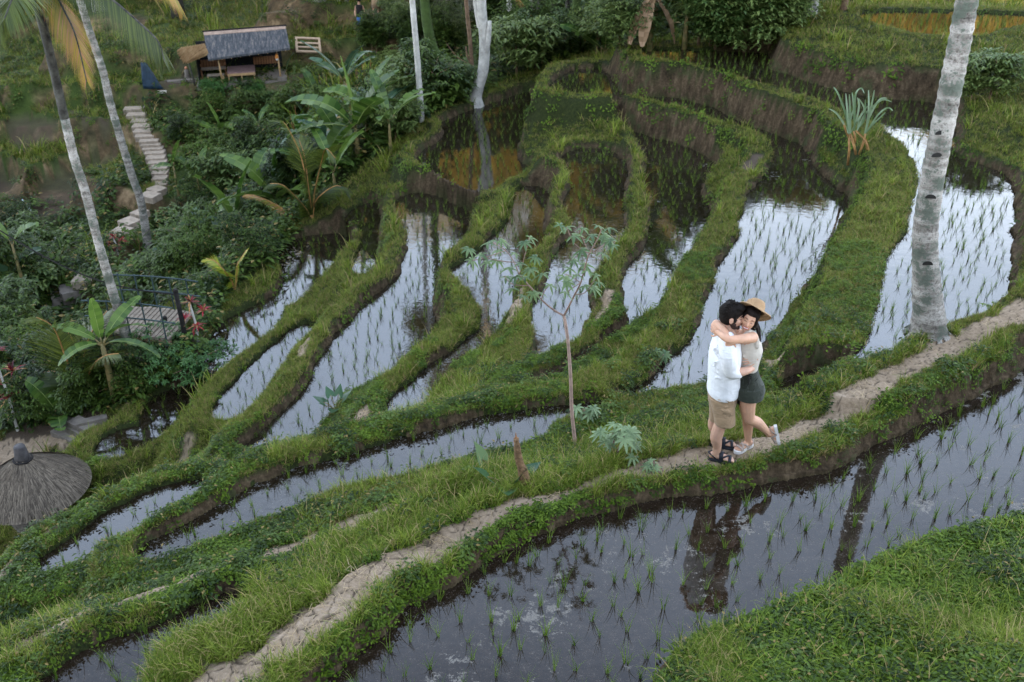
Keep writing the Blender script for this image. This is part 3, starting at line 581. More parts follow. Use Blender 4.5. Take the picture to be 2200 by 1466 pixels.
fx, fy = proj(F0[:, 0], F0[:, 1], 0); vis = (fx > -60) & (fx < 2260) & (fy > 0) & (fy < 1530) & ((DMIN[0, 0] > -9)); F1 = F0[vis]
order = np.argsort(np.hypot(F1[:, 0], F1[:, 1])); near_, rest = F1[order[:290]], F1[order[290:]]
RM = [o_.data for o_ in C_RICE.objects]
for q in near_:
    o = bpy.data.objects.new('rice_seedling', random.choice(RM)); COL.objects.link(o); o.location = q; o.rotation_euler = (U(-.08, .08), U(-.08, .08), U(0, 6.28)); s_ = U(.8, 1.2); o.scale = (s_, s_, s_ * U(.85, 1.2))
    tag(o, 'thin green rice seedling standing in the dark foreground paddy', 'rice plant', 'rice seedlings in the foreground paddy')
if len(rest): scatter('paddy_rice_seedlings', C_RICE, rest, np.tile([0, 0, 1.], (len(rest), 1)), rng.uniform(.8, 1.2, len(rest)), 1.)
print('scatter counts', len(allp), len(F1), shortm.sum(), weedm.sum(), longm.sum())

# ---------------------------------------------------------------- placing things on the built ground
bpy.context.view_layer.update()
def hit(px, py, dz=0):
    d = rayd(px, py); d = d / np.linalg.norm(d)
    ok, loc, n, fi = ground.ray_cast(Vector((0, 0, CAMH)), Vector(d), distance=400)
    return Vector((loc.x, loc.y, loc.z + dz)) if ok else P(px, py, -6)
def drop(x, y):
    ok, loc, n, fi = ground.ray_cast(Vector((x, y, 60)), Vector((0, 0, -1)), distance=200)
    return loc.z if ok else -5
def atY(px, py, Y):
    d = rayd(px, py); t = Y / d[1]; return Vector((d[0] * t, Y, CAMH + d[2] * t))
M_BARK_PALE = None
m, nt = mat_new('pale_palm_bark'); T = NT(nt); tc = T.n('ShaderNodeTexCoord').outputs['Object']
rz_ = T.n('ShaderNodeMapping', {0: tc, 'Scale': (1.2, 1.2, 9)}).outputs[0]
a = T.noise(1, 5, .7, rz_); b = T.noise(26, 5, .75, tc); c = T.noise(4, 3, .6, tc)
col = T.ramp(T.math('ADD', T.math('MULTIPLY', a, .5), T.math('MULTIPLY', b, .5)), [(.36, (.045, .038, .032)), (.46, (.20, .175, .15)), (.56, (.42, .385, .34))])
col = T.mix(T.ramp(T.math('ADD', T.math('MULTIPLY', c, .5), T.math('MULTIPLY', b, .5)), [(.50, 0.), (.56, .85)]), col, (.075, .095, .07))
bp = T.n('ShaderNodeBump', {'Strength': .8, 'Distance': .02, 'Height': T.math('ADD', a, b)})
T.out(T.n('ShaderNodeBsdfPrincipled', {'Base Color': col, 'Roughness': .9, 'Specular IOR Level': .15, 'Normal': bp.outputs[0]}).outputs[0]); M_PALE = m
M_DARKBARK = simple('dark_mossy_bark', (.028, .024, .018), .9, .6, 9, .6, 40, c2=(.09, .085, .07))
M_WHITEBARK = simple('white_bark', (.42, .40, .36), .8, .35, 6, .4, 30)
M_BROWN = simple('brown_stem', (.16, .10, .06), .8, .4, 12, .4, 40)
M_STEM = simple('green_stem', (.10, .13, .04), .6, .4, 9, c2=(.25, .17, .07))
M_CANE = simple('orange_cane', (.32, .17, .06), .6, .4, 12)
M_BAN = leafmat('banana_leaf', (.03, .075, .010), (.11, .18, .030), .3, .38)
M_BANBLUE = leafmat('waxy_leaf', (.025, .07, .035), (.07, .13, .07), .2, .35)
M_RIB = simple('leaf_rib', (.22, .28, .08), .5, .2)
M_DEADLEAF = leafmat('dead_leaf', (.20, .12, .06), (.38, .25, .15), .2, .8)
M_PALMLEAF = leafmat('palm_leaflet', (.028, .045, .006), (.095, .12, .016), .3, .4)
M_PALMGOLD = leafmat('yellowing_leaflet', (.10, .12, .015), (.34, .22, .03), .35, .4, dead=((.35, .16, .08), .3))
M_YELPALM = leafmat('yellow_leaflet', (.20, .24, .02), (.55, .42, .05), .35, .4)
M_CASS = leafmat('cassava_leaf', (.045, .09, .03), (.12, .18, .06), .25, .42, dead=((.45, .36, .05), .03))
M_CASSP = leafmat('pale_cassava_leaf', (.085, .135, .05), (.18, .25, .11), .2, .42)
M_CANEL = leafmat('cane_leaf', (.10, .17, .07), (.25, .32, .19), .3, .4)
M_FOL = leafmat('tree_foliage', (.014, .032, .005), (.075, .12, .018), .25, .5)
M_FOLB = leafmat('bright_foliage', (.045, .085, .018), (.16, .21, .055), .3, .48)
M_FOLG = leafmat('hedge_foliage', (.02, .07, .012), (.07, .16, .03), .25, .5)
M_RED = leafmat('red_leaf', (.07, .006, .01), (.34, .02, .035), .3, .4)
M_TARO = leafmat('taro_leaf', (.018, .06, .022), (.05, .12, .045), .2, .35)
M_SUNFOL = leafmat('far_tree_foliage', (.27, .235, .05), (.60, .48, .13), .3, .6)  # leaf colour brightened to gold, so it carries the low sun's glow
def rot_to(d, up=(0, 0, 1)): return Vector(d).normalized().to_track_quat('Z', 'Y')

def big_leaf(name, parent, base, d, L_, W_, droop, mat, rib=M_RIB, tears=6, seg=11, roll=0., fold=.22):
    """banana-type blade: long oval, midrib, torn edges"""
    d = Vector(d).normalized(); mb = MB(); p = Vector(base); step = L_ / seg; s0 = d.cross(Vector((0, 0, 1)))
    if s0.length < .01: s0 = Vector((1, 0, 0))
    s0.normalize(); cur = d.copy(); cs = []; 
    s0 = Matrix.Rotation(roll, 3, d) @ s0
    for i in range(seg + 1):
        cs.append((p.copy(), cur.copy())); p = p + cur * step; cur = (cur - Vector((0, 0, droop / seg))).normalized()
    torn = {random.randint(2, seg - 1) for _ in range(tears)}
    for sg in (-1, 1):
        off = 0
        for i in range(seg):
            (c0, d0), (c1, d1) = cs[i], cs[i + 1]; n0 = s0.cross(d0).normalized()
            w0 = W_ * .5 * math.sin(PI * (i / seg * .92 + .04)) ** .6; w1 = W_ * .5 * math.sin(PI * ((i + 1) / seg * .92 + .04)) ** .6
            if i in torn: off = U(-.10, .10) * W_; w0 *= U(.8, 1.0)
            q0 = c0 + s0 * sg * w0 - n0 * (-fold) * w0 + Vector((0, 0, off)); q1 = c1 + s0 * sg * w1 + n0 * fold * w1 + Vector((0, 0, off)) - d1 * (.06 * L_ / seg if i + 1 in torn else 0)
            mb.add([c0, c1, q1, q0], [(0, 1, 2, 3)], 0)
    mb.tube([c for c, _ in cs], [max(.003, W_ * .035 * (1 - i / (seg + 1))) for i in range(seg + 1)], 4, 1)
    return mb.build(name, [mat, rib], parent, True)
def banana(base, h, nl, Ll, Wl, label, mat=M_BAN, seed=0, tr=.07, lean=(0, 0), dead=0, dirs=None, group=None, name='banana_plant', cat='banana plant'):
    random.seed(seed); r_ = tag(empty(name, base), label, cat, group)
    top = Vector((lean[0], lean[1], h)); mb = MB(); mb.tube([(0, 0, -.1), (0, 0, h * .3), top * .7, top], [tr, tr * .9, tr * .75, tr * .5], 8)
    mb.build('trunk', M_STEM if h < 2.5 else M_STEM, r_, True)
    for i in range(nl):
        if dirs: d = Vector(dirs[i])
        else:
            a = i * 2.4 + U(-.3, .3); e = U(.5, 1.25); d = Vector((math.cos(a) * math.cos(e), math.sin(a) * math.cos(e), math.sin(e)))
        s = U(.8, 1.15); mb = MB(); p0 = top * .96; p1 = top + d * Ll * .18 * s; mb.tube([p0, p1], [tr * .3, tr * .18], 5); mb.build('leaf_stalk', M_STEM, r_, True)
        big_leaf('leaf', r_, p1, d, Ll * s, Wl * U(.85, 1.1), U(.5, 1.5), mat, roll=U(-.5, .5))
    for i in range(dead):
        a = U(0, 6.28); big_leaf('dead_leaf', r_, top * .9, (math.cos(a) * .6, math.sin(a) * .6, -.5), Ll * .7, Wl * .6, 1.5, M_DEADLEAF, M_BROWN, 9)
    return r_
def frond_mesh(pts, nl, Ll, w, side_droop=.6, taper=True, both=True, mats=None, hang=0.):
    """palm frond along a curve: rachis and many leaflets"""
    mb = MB(); c = catmull(pts, 6, False); n = len(c); mb.tube(c, [.018 * (1 - .8 * i / n) + .004 for i in range(n)], 5, 1)
    for i in range(nl):
        t = .10 + .89 * i / nl; f = t * (n - 1); k = min(int(f), n - 2); p = c[k].lerp(c[k + 1], f - k); d = (c[k + 1] - c[k]).normalized(); s = d.cross(Vector((0, 0, 1)))
        if s.length < .15: s = Vector((1, 0, 0)).cross(d) if abs(d.x) < .9 else Vector((0, 1, 0))
        s.normalize(); L2 = Ll * (math.sin(PI * min(1, t * .85 + .15)) ** .5 * .9 + .1) * U(.85, 1.1)
        for sg in (-1, 1):
            dd = (s * sg * (1 - .45 * t) + d * (.45 + .55 * t) - Vector((0, 0, hang))).normalized(); q = p.copy(); seg = 4; k0 = len(mb.v); wd = d.copy()
            for j in range(seg + 1):
                ww = w * (1 - (j / seg) ** 1.5) * .5 + .0008; mb.v += [tuple(q - wd * ww), tuple(q + wd * ww)]
                q = q + dd * L2 / seg; dd = (dd - Vector((0, 0, side_droop * (j + 1) / seg * .5))).normalized()
            for j in range(seg): mb.f.append((k0 + 2 * j, k0 + 2 * j + 1, k0 + 2 * j + 3, k0 + 2 * j + 2)); mb.m.append(0)
    return mb
def clump_crown(n, rx, ry, rz, lsz, lobes=7, seed=1, nleaf=9, flat=.4, shell=.55):
    """crown of many leaf clusters spread through uneven lobes"""
    random.seed(seed); mb = MB(); lb = [(Vector((U(-.6, .6) * rx, U(-.6, .6) * ry, U(-.55, .6) * rz)), U(.35, .62)) for _ in range(lobes)]
    for i in range(n):
        c, s = random.choice(lb); v = Vector((random.gauss(0, 1), random.gauss(0, 1), random.gauss(0, 1))).normalized() * (U(0, 1) ** (1 / 3) * (1 - shell) + shell)
        p = c + Vector((v.x * rx * s, v.y * ry * s, v.z * rz * s))
        for k in range(nleaf):
            a = U(0, 6.28); d = Vector((math.cos(a), math.sin(a), U(-flat, flat * .8))); b = p + Vector((U(-1, 1), U(-1, 1), U(-.6, .6))) * lsz * .7
            leaf(mb, b, d, (0, 0, 1), lsz * U(.7, 1.2), lsz * U(.35, .55), seg=2, droop=.35)
    return mb
def trunk_limbs(h, r0, spread, nl, seed, lean=(0, 0)):
    random.seed(seed); mb = MB(); pts = [Vector((lean[0] * t * t + U(-.03, .03) * h * t, lean[1] * t * t + U(-.03, .03) * h * t, h * t)) for t in (0, .15, .35, .55, .75, 1)]
    pts[0].z = -.3; mb.tube(pts, [r0 * 1.35, r0, r0 * .85, r0 * .7, r0 * .5, r0 * .25], 8)
    for i in range(nl):
        t = U(.4, .95); k = min(4, int(t * 5)); b = pts[k].lerp(pts[k + 1], .5); a = i * 2.4 + U(-.4, .4); e = Vector((math.cos(a) * spread, math.sin(a) * spread, U(.3, .8) * spread))
        mb.tube([b, b + e * .5 + Vector((0, 0, -.05 * spread)), b + e], [r0 * .4, r0 * .25, r0 * .08], 5)
    return mb
_cache = {}
def bush(loc, key, size, label, cat='shrub', group=None, mat=None, name='leafy_shrub', rz=None, sq=1.0):
    """shrub or small tree from a shared pair of meshes"""
    if key not in _cache:
        nm, rx, rz_, ls, n, lob, sh, flat, h, tr, mt, bm = BUSH[key]
        cm = clump_crown(n, rx, rx, rz_, ls, lob, hash_(key), 9, flat, sh); me1 = bpy.data.meshes.new('crown'); me1.from_pydata(cm.v, [], cm.f); me1.materials.append(mt)
        tm = trunk_limbs(h, tr, rx * .7, 7, hash_(key) + 1); me2 = bpy.data.meshes.new('trunk'); me2.from_pydata(tm.v, [], tm.f); me2.materials.append(bm); me2.polygons.foreach_set('use_smooth', [True] * len(me2.polygons))
        _cache[key] = (me1, me2)
    me1, me2 = _cache[key]; h = BUSH[key][8]
    r_ = tag(empty(name, loc, U(0, 6.28) if rz is None else rz), label, cat, group)
    if 'layer' in key: size *= .5
    r_.scale = (size * sq, size * sq, size)
    a = bpy.data.objects.new('crown', me1); b = bpy.data.objects.new('trunk', me2)
    for o in (a, b): COL.objects.link(o); o.parent = r_
    a.location = (0, 0, h); return r_
def hash_(k): return sum(ord(c) * (i + 3) for i, c in enumerate(k))
BUSH = {  # key: name, radius, height radius, leaf size, clusters, lobes, shell, flatness, trunk height, trunk radius
 'shrub_a': ('', .8, .7, .11, 330, 7, .5, .5, .75, .03, M_FOL, M_BROWN), 'shrub_b': ('', .9, .55, .14, 260, 6, .5, .25, .8, .03, M_FOLB, M_BROWN),
 'shrub_c': ('', .8, .8, .08, 420, 8, .5, .6, .7, .03, M_JUNG, M_BROWN),
 'layer_a': ('', 1.6, 1.3, .20, 420, 16, .6, .15, 1.6, .06, M_FOLB, M_BROWN), 'layer_b': ('', 1.5, 1.6, .22, 420, 15, .6, .2, 1.9, .06, M_FOL, M_BROWN),
 'tree_a': ('', 2.2, 2.4, .22, 700, 12, .55, .45, 4.2, .13, M_FOL, M_DARKBARK), 'tree_b': ('', 2.0, 2.0, .26, 600, 11, .55, .3, 4.6, .12, M_FOLB, M_WHITEBARK),
 'hedge': ('', .55, .28, .05, 620, 12, .4, .6, .3, .03, M_FOLG, M_BROWN), 'mound': ('', .75, .4, .045, 900, 9, .5, .6, .3, .03, M_FOLG, M_BROWN),
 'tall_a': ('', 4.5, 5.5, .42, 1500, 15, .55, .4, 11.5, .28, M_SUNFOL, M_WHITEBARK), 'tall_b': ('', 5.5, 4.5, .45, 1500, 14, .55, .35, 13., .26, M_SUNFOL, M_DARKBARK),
}
# ---- the two tall coconut palms on the left, the one on the right
def palm_trunk(parent, pts, widths, mat, n=12, rings=.12, name='trunk'):
    """trunk with leaf-scar rings, slightly flared"""
    c = catmull(pts, 12, False); mb = MB(); L_ = len(c); tot = sum((c[i + 1] - c[i]).length for i in range(L_ - 1)); m_ = int(tot / (rings * .5)); out = []; rad = []
    cum = [0]; 
    for i in range(L_ - 1): cum.append(cum[-1] + (c[i + 1] - c[i]).length)
    wl = list(np.linspace(0, tot, len(widths)))
    for k in range(m_ + 1):
        s = tot * k / m_; j = min(max(np.searchsorted(cum, s) - 1, 0), L_ - 2); f = (s - cum[j]) / max(1e-6, cum[j + 1] - cum[j])
        out.append(c[j].lerp(c[j + 1], min(1, f))); rad.append(np.interp(s, wl, widths) * (1.045 if k % 2 else .98) * U(.965, 1.03))
    mb.tube(out, rad, n); return mb.build(name, mat, parent, True)
pr = hit(1996, 712)
palmR = tag(empty('palm_tree', pr), 'thick pale grey palm trunk with dark notches beside the footpath on the right', 'palm tree')
Yr = pr.y
def rel_(px, py, Y, o): return atY(px, py, Y) - o
pts = [Vector((0, 0, -.25))] + [rel_(a, b, Yr + c, pr) for a, b, c in ((1995, 690, 0), (1990, 600, .02), (1988, 500, .05), (2001, 400, .05), (2020, 300, 0), (2040, 200, -.02), (2061, 95, -.05), (2078, 0, -.05), (2110, -160, -.1))] 
pts += [pts[-1] + Vector((-.15, .1, 2.5)), pts[-1] + Vector((-.5, .3, 6.0))]
tr_ = palm_trunk(palmR, pts, [.235, .17, .142, .130, .122, .115, .11, .106, .104, .102, .10, .10, .098, .096, .094, .092, .09, .09, .088], M_PALE, 18, .11)
for i in range(26):
    a = U(0, 6.28); mb = MB(); mb.tube([(math.cos(a) * .16, math.sin(a) * .16, .06), (math.cos(a) * .26, math.sin(a) * .26, -.03), (math.cos(a) * .34, math.sin(a) * .34, -.12)], [.016, .013, .006], 6); mb.build('root', M_PALE, palmR, True)
M_NOTCH = simple('notch', (.02, .018, .015), .95, .4)
for (a, b) in ((1990, 570), (1996, 427), (2010, 338), (2018, 290), (2053, 120), (2050, 165)):
    q = atY(a + 3, b, Yr - .115); mb = MB(); n = 9
    top_ = [(math.cos(t) * .058, -.0, math.sin(t) * .048) for t in np.linspace(0, PI, n)]; v = [(x, 0, z) for x, _, z in top_] + [(x * .8, .035, z * .8 - .004) for x, _, z in top_]
    mb.add(v, [tuple(range(n)), tuple(range(n, 2 * n))[::-1]] + [(i, i + 1, n + i + 1, n + i) for i in range(n - 1)]); o = mb.build('notch', M_NOTCH, palmR); o.location = q - pr; o.rotation_euler = (0, 0, U(-.3, .3))
top = pts[-1]
def crown_fronds(parent, top, n, L_, ll, mat, start=0, seed=3, hang=.3):
    random.seed(seed)
    for i in range(n):
        a = start + i * 6.283 / n * 1.0 + U(-.2, .2); e = U(-.2, .9); d = Vector((math.cos(a), math.sin(a), 0)); l = L_ * U(.85, 1.1)
        p = [top, top + d * l * .3 + Vector((0, 0, l * .22 * (e + .5))), top + d * l * .65 + Vector((0, 0, l * .15 * e)), top + d * l * .95 + Vector((0, 0, -l * .3 * (1.2 - e)))]
        frond_mesh(p, 46, ll, .035, .7, hang=hang).build('frond', [mat, M_STEM], parent)
crown_fronds(palmR, top, 11, 3.4, .75, M_PALMLEAF)

pa = hit(306, 800); Ya = pa.y
palmA = tag(empty('palm_tree', pa), 'tall leaning palm with a blackened upper trunk and drooping fronds at the left edge', 'palm tree')
pts = [rel_(a, b, Ya, pa) for a, b in ((308, 806), (293, 772), (276, 738), (259, 685), (239, 616), (211, 520), (183, 412), (160, 342), (139, 255))]
kA = (pa - Vector((0, 0, CAMH))).dot(Vector((0, math.cos(PITCH), -math.sin(PITCH)))) / 23.2
palm_trunk(palmA, pts, [q * kA for q in (.20, .125, .105, .10, .098, .096, .096, .094, .092)], M_PALE, 10, .16)
pts2 = [rel_(a, b, Ya, pa) for a, b in ((139, 256), (120, 172), (102, 95), (82, 19), (64, -60))]
palm_trunk(palmA, pts2, [q * kA for q in (.092, .09, .088, .086, .084)], M_DARKBARK, 10, .16)
ca = pts2[-1]
def fr_px(parent, lst, Y, org, nl, ll, mat, hang=.5, w=.03, name='frond', drp=.6):
    p = [atY(a, b, Y + c) - org for a, b, c in lst]; return frond_mesh(p, nl, ll, w, drp, hang=hang).build(name, [mat, M_DARKBARK], parent)
fr_px(palmA, [(64, -60, 0), (110, -25, -.1), (140, 28, -.2), (163, 80, -.3), (186, 175, -.4)], Ya, pa, 120, .62, M_PALMGOLD, .7, .022)
fr_px(palmA, [(64, -60, 0), (150, -60, -.2), (235, -5, -.4), (300, 50, -.6), (340, 90, -.7), (352, 130, -.8)], Ya, pa, 130, .68, M_PALMLEAF, 1.3, .024)
fr_px(palmA, [(64, -60, 0), (200, -110, .2), (310, -60, .3), (370, -15, .4), (392, 22, .5)], Ya, pa, 90, .5, M_PALMGOLD, 1.0, .024)
fr_px(palmA, [(64, -60, 0), (30, -50, -.3), (-10, 0, -.6), (-30, 90, -.9)], Ya, pa, 90, .8, M_PALMLEAF, .4, .03)
fr_px(palmA, [(64, -60, 0), (50, -45, -.5), (30, -10, -1.0), (10, 40, -1.3)], Ya, pa, 80, .7, M_PALMLEAF, .3, .03)
fr_px(palmA, [(64, -60, 0), (80, -120, .5), (160, -150, 1.4), (240, -100, 2.2)], Ya, pa, 80, .7, M_PALMLEAF, .5, .03)
fr_px(palmA, [(64, -60, 0), (20, -130, .5), (-60, -150, 1.4), (-140, -60, 2.2)], Ya, pa, 80, .7, M_PALMLEAF, .5, .03)
pb = hit(320, 552); Yb = pb.y
palmB = tag(empty('palm_tree', pb), 'slender pale palm trunk standing left of the stone stair, clean to the top', 'palm tree')
pts = [rel_(a, b, Yb, pb) for a, b in ((321, 556), (320, 540), (314, 500), (302, 430), (285, 382), (269, 331), (253, 277), (237, 222), (221, 153), (206, 107), (191, 63), (172, 0), (150, -80), (135, -200))]
kB = (pb - Vector((0, 0, CAMH))).dot(Vector((0, math.cos(PITCH), -math.sin(PITCH)))) / 33.
palm_trunk(palmB, pts, [q * kB for q in (.15, .125, .12, .115, .11, .11, .108)], M_PALE, 10, .2); crown_fronds(palmB, pts[-1], 9, 2.6, .6, M_PALMLEAF, seed=5)

# young palms
def young(px, py, specs, mat, label, Ydx=0, ll=.5, nl=70, w=.028, name='young_palm'):
    b = hit(px, py); r_ = tag(empty(name, b), label, 'palm')
    for lst, lf in specs: 
        p = [Vector((0, 0, 0))] + [atY(x, y, b.y + c) - b for x, y, c in lst]; frond_mesh(p, nl, lf, w, .5, hang=.15).build('frond', [mat, M_CANE], r_)
    return r_
young(172, 872, [([(162, 820, 0), (140, 765, -.1), (115, 705, -.2), (78, 682, -.3)], .8), ([(178, 800, 0), (183, 750, .2), (205, 700, .4), (234, 664, .5)], .7), ([(172, 810, 0), (165, 760, .3), (150, 720, .5), (128, 700, .7)], .6), ([(185, 820, 0), (200, 785, -.3), (225, 765, -.5), (255, 760, -.6)], .5), ([(150, 830, 0), (120, 800, .2), (95, 800, .4)], .6)], M_PALMLEAF, 'young palm with long arching green fronds left of the banana plant, no trunk yet')
young(505, 625, [([(495, 600, 0), (480, 580, -.1), (462, 562, -.1), (444, 556, -.1)], .32), ([(508, 590, 0), (510, 570, 0), (520, 552, 0), (530, 537, 0)], .2)], M_YELPALM, 'small yellow-green palm seedling at the edge of the terraces', nl=44)
young(672, 470, [([(660, 400, 0), (645, 330, -.1), (615, 270, -.2), (600, 262, -.2)], .55), ([(662, 400, 0), (655, 340, .1), (642, 300, .2)], .5), ([(675, 420, 0), (690, 350, 0), (700, 320, -.2), (720, 340, -.3)], .5), ([(650, 440, 0), (610, 400, -.2), (580, 395, -.3)], .5), ([(680, 430, 0), (720, 400, .2), (745, 410, .2)], .5)], M_PALMLEAF, 'bushy young palm with yellowish fronds in the middle of the thicket', nl=70)
young(640, 470, [([(600, 445, 0), (560, 425, -.1), (530, 418, -.1)], .3)], M_PALMGOLD, 'single browning palm frond lying out above the banana leaves', nl=50)
young(1190, 110, [([(1175, 80, 0), (1150, 45, 0), (1120, 5, 0), (1098, -10, 0)], .9)], M_PALMGOLD, 'lone palm frond arching up in front of the dark forest', nl=60)

# ---- bananas and other big-leaved plants
def bpx(px, py, h, nl, Ll, Wl, label, **k): return banana(hit(px, py), h, nl, Ll, Wl, label, **k)
bpx(250, 866, 1.2, 6, .8, .25, 'banana plant with a bare yellow stem beside the path above the steps', seed=4, dirs=[(-.75, -.1, .75), (-.05, .1, .95), (.75, -.1, .8), (.8, 0, .15), (-.5, -.4, .2), (.4, .5, .6)])
bpx(515, 520, .25, 6, 1.5, .55, 'banana clump with upright paddle leaves, nearest the small pond', seed=5, dirs=[(-.25, -.1, 1), (.15, 0, 1), (.5, .2, .8), (-.9, -.1, .15), (-1, -.1, .45), (.8, -.2, .3)])
bpx(480, 545, .1, 4, 1.3, .5, 'low blue-green broad-leaved plant spreading left of the banana clump', mat=M_BANBLUE, seed=6, dirs=[(-1, 0, .15), (-.8, -.3, .3), (.3, -.4, .4), (-.3, .3, .5)])
bpx(600, 465, .4, 7, 1.6, .5, 'banana plant with two tall leaves and torn brown ones in the thicket', seed=7, dead=3, dirs=[(-.55, 0, 1), (.1, 0, 1.1), (.9, 0, .2), (-.9, 0, .1), (.5, .3, .5), (-.3, -.3, .3), (.3, -.4, .4)])
bpx(770, 345, .8, 6, 1.6, .55, 'banana plant leaning over the hollow left of the golden pond', seed=8, dirs=[(-.1, 0, 1), (.45, 0, .9), (-.55, 0, .6), (.2, -.2, .4), (-.9, 0, .15), (.3, .1, -.4)])
bpx(735, 345, .5, 5, 1.1, .42, 'small bright banana plant below the larger one, among yellow flowers', seed=18)
bpx(745, 235, 1.2, 6, 1.7, .5, 'dark banana plant with drooping leaves beside the tall reeds', mat=M_BANBLUE, seed=9, dead=2)
bpx(393, 470, 2.1, 2, 1.0, .34, 'thin banana stem with one upright leaf beside the stone stair', seed=10, tr=.055, dirs=[(.25, 0, 1), (-.4, 0, .1)])
bpx(72, 690, 2.2, 2, 1.1, .34, 'thin bare banana stem at the dark left edge', seed=11, tr=.055, dirs=[(-.3, 0, .7), (.4, 0, .5)])
bpx(130, 905, .1, 4, .75, .36, 'small banana sucker above the concrete steps', seed=12, dirs=[(-.3, 0, 1), (.8, 0, .5), (-.9, 0, .4), (.2, -.4, .3)])
bpx(1395, 112, 1.4, 8, 1.7, .5, 'banana plant with hanging dead leaves behind the upper terrace', seed=13, dead=5)
bpx(1300, 118, .1, 3, 1.2, .5, 'single broad upright banana leaf behind the highest bund', seed=14, dirs=[(0, 0, 1), (-.6, 0, .5), (.4, .2, .3)])
bpx(1470, 105, .8, 7, 1.5, .5, 'dark low banana plant right of the one with dead leaves', seed=15)
bpx(615, 165, .2, 1, .9, .28, 'single pale banana leaf at the corner post of the hut', mat=M_BANBLUE, seed=16, dirs=[(.35, 0, 1)])
bpx(25, 640, .3, 3, 1.2, .4, 'grey-green broad leaf cluster at the left edge, behind the young palm', mat=M_BANBLUE, seed=17)
bpx(1145, 60, 1.0, 5, 1.5, .5, 'banana leaves in shade left of the lone palm frond', seed=21)
bpx(690, 260, .6, 5, 1.3, .4, 'banana plant half hidden in the reeds right of the hut', seed=22)
# taro by the stump, taro tuft by the wide pond
def heart_leaf(parent, base, tip_dir, L_, W_, stalk_h, mat, name='leaf'):
    mb = MB(); b = Vector(base); t = b + Vector((tip_dir[0] * .4, tip_dir[1] * .4, stalk_h)); mb.tube([b, b.lerp(t, .5) + Vector((0, 0, .04)), t], [.008, .006, .005], 5, 1)
    d = Vector((tip_dir[0], tip_dir[1], tip_dir[2])).normalized(); s = d.cross(Vector((0, 0, 1))).normalized(); n = s.cross(d); k = []; prof = [(-.28, .28), (-.3, .42), (-.15, .52), (.1, .5), (.35, .4), (.6, .25), (.85, .1), (1, 0)]
    v = [t] + [t + d * a * L_ + s * w * W_ + n * (.12 * w * W_) for a, w in prof] + [t + d * a * L_ - s * w * W_ + n * (.12 * w * W_) for a, w in prof[:-1]][::-1]
    mid = [t + d * L_ * q for q in (.33, .66)]
    N = len(v); f = [(0, i, i + 1) for i in range(1, N - 1)]; mb.add(v, f, 0); return mb.build(name, [mat, M_STEM], parent, True)
def taro(px, py, leaves, label, mat=M_TARO, cat='taro plant'):
    r_ = tag(empty('taro_plant', hit(px, py)), label, cat)
    for (dx, dy, dz, L_, W_, h) in leaves: heart_leaf(r_, (0, 0, 0), (dx, dy, dz), L_, W_, h, mat)
taro(1092, 1052, [(-.5, -.2, .6, .20, .2, .22), (.3, -.2, .7, .2, .2, .2), (0, -.5, .2, .19, .18, .16), (.5, .3, .2, .15, .15, .14)], 'dark blue-green taro leaves in front of the broken stump')
taro(1062, 1020, [(-.3, .1, .8, .22, .22, .16), (-.5, -.2, .2, .14, .14, .12)], 'single pale translucent taro leaf left of the broken stump', leafmat('pale_taro', (.09, .15, .06), (.16, .22, .10), .3, .5))
taro(722, 885, [(-.4, 0, .3, .18, .16, .16), (.3, .1, .3, .17, .15, .2), (0, -.3, .1, .18, .16, .12), (-.2, .3, .2, .16, .13, .2), (.45, -.2, .1, .16, .12, .12), (-.3, -.3, .4, .14, .12, .18), (.1, .3, .5, .15, .13, .22)], 'clump of blue-green taro leaves at the lower edge of the long pale pond')
# red cordylines
def cordyline(px, py, h, label, sc=1.):
    b = hit(px, py); r_ = tag(empty('cordyline_plant', b), label, 'red-leaved plant'); mb = MB(); mb.tube([(0, 0, -.1), (.02, 0, h * .5), (-.02, 0, h)], [.03, .022, .018], 6); mb.build('stem', M_WHITEBARK, r_)
    for (x, y, z) in ((0, 0, h), (.16, .1, h * .72), (-.15, 0, h * .6), (.05, -.05, h * .45)):
        mb = MB(); mb2 = MB()
        for i in range(22):
            a = U(0, 6.28); e = U(-.1, 1.3); (mb if i < 12 or z == h and i < 16 else mb2).f  # tuft of strap leaves
            leaf(mb if i % 5 else mb2, (x, y, z), (math.cos(a) * math.cos(e), math.sin(a) * math.cos(e), math.sin(e)), (0, 0, 1) if e < 1 else (0, 1, 0), 0.27 * sc * U(.6, 1.1), .035 * sc, seg=3, droop=.4)
        mb.build('leaf_tuft', M_RED, r_); mb2.build('leaf_tuft', M_CANE, r_)
cordyline(425, 735, .8, 'red cordyline by the black posts at the end of the footbridge', .75)
cordyline(38, 925, 1.6, 'dark red cordyline on a thin stem at the lower left edge', 1.0)
cordyline(252, 545, .5, 'small dark red cordyline beside the lower stair', .7)
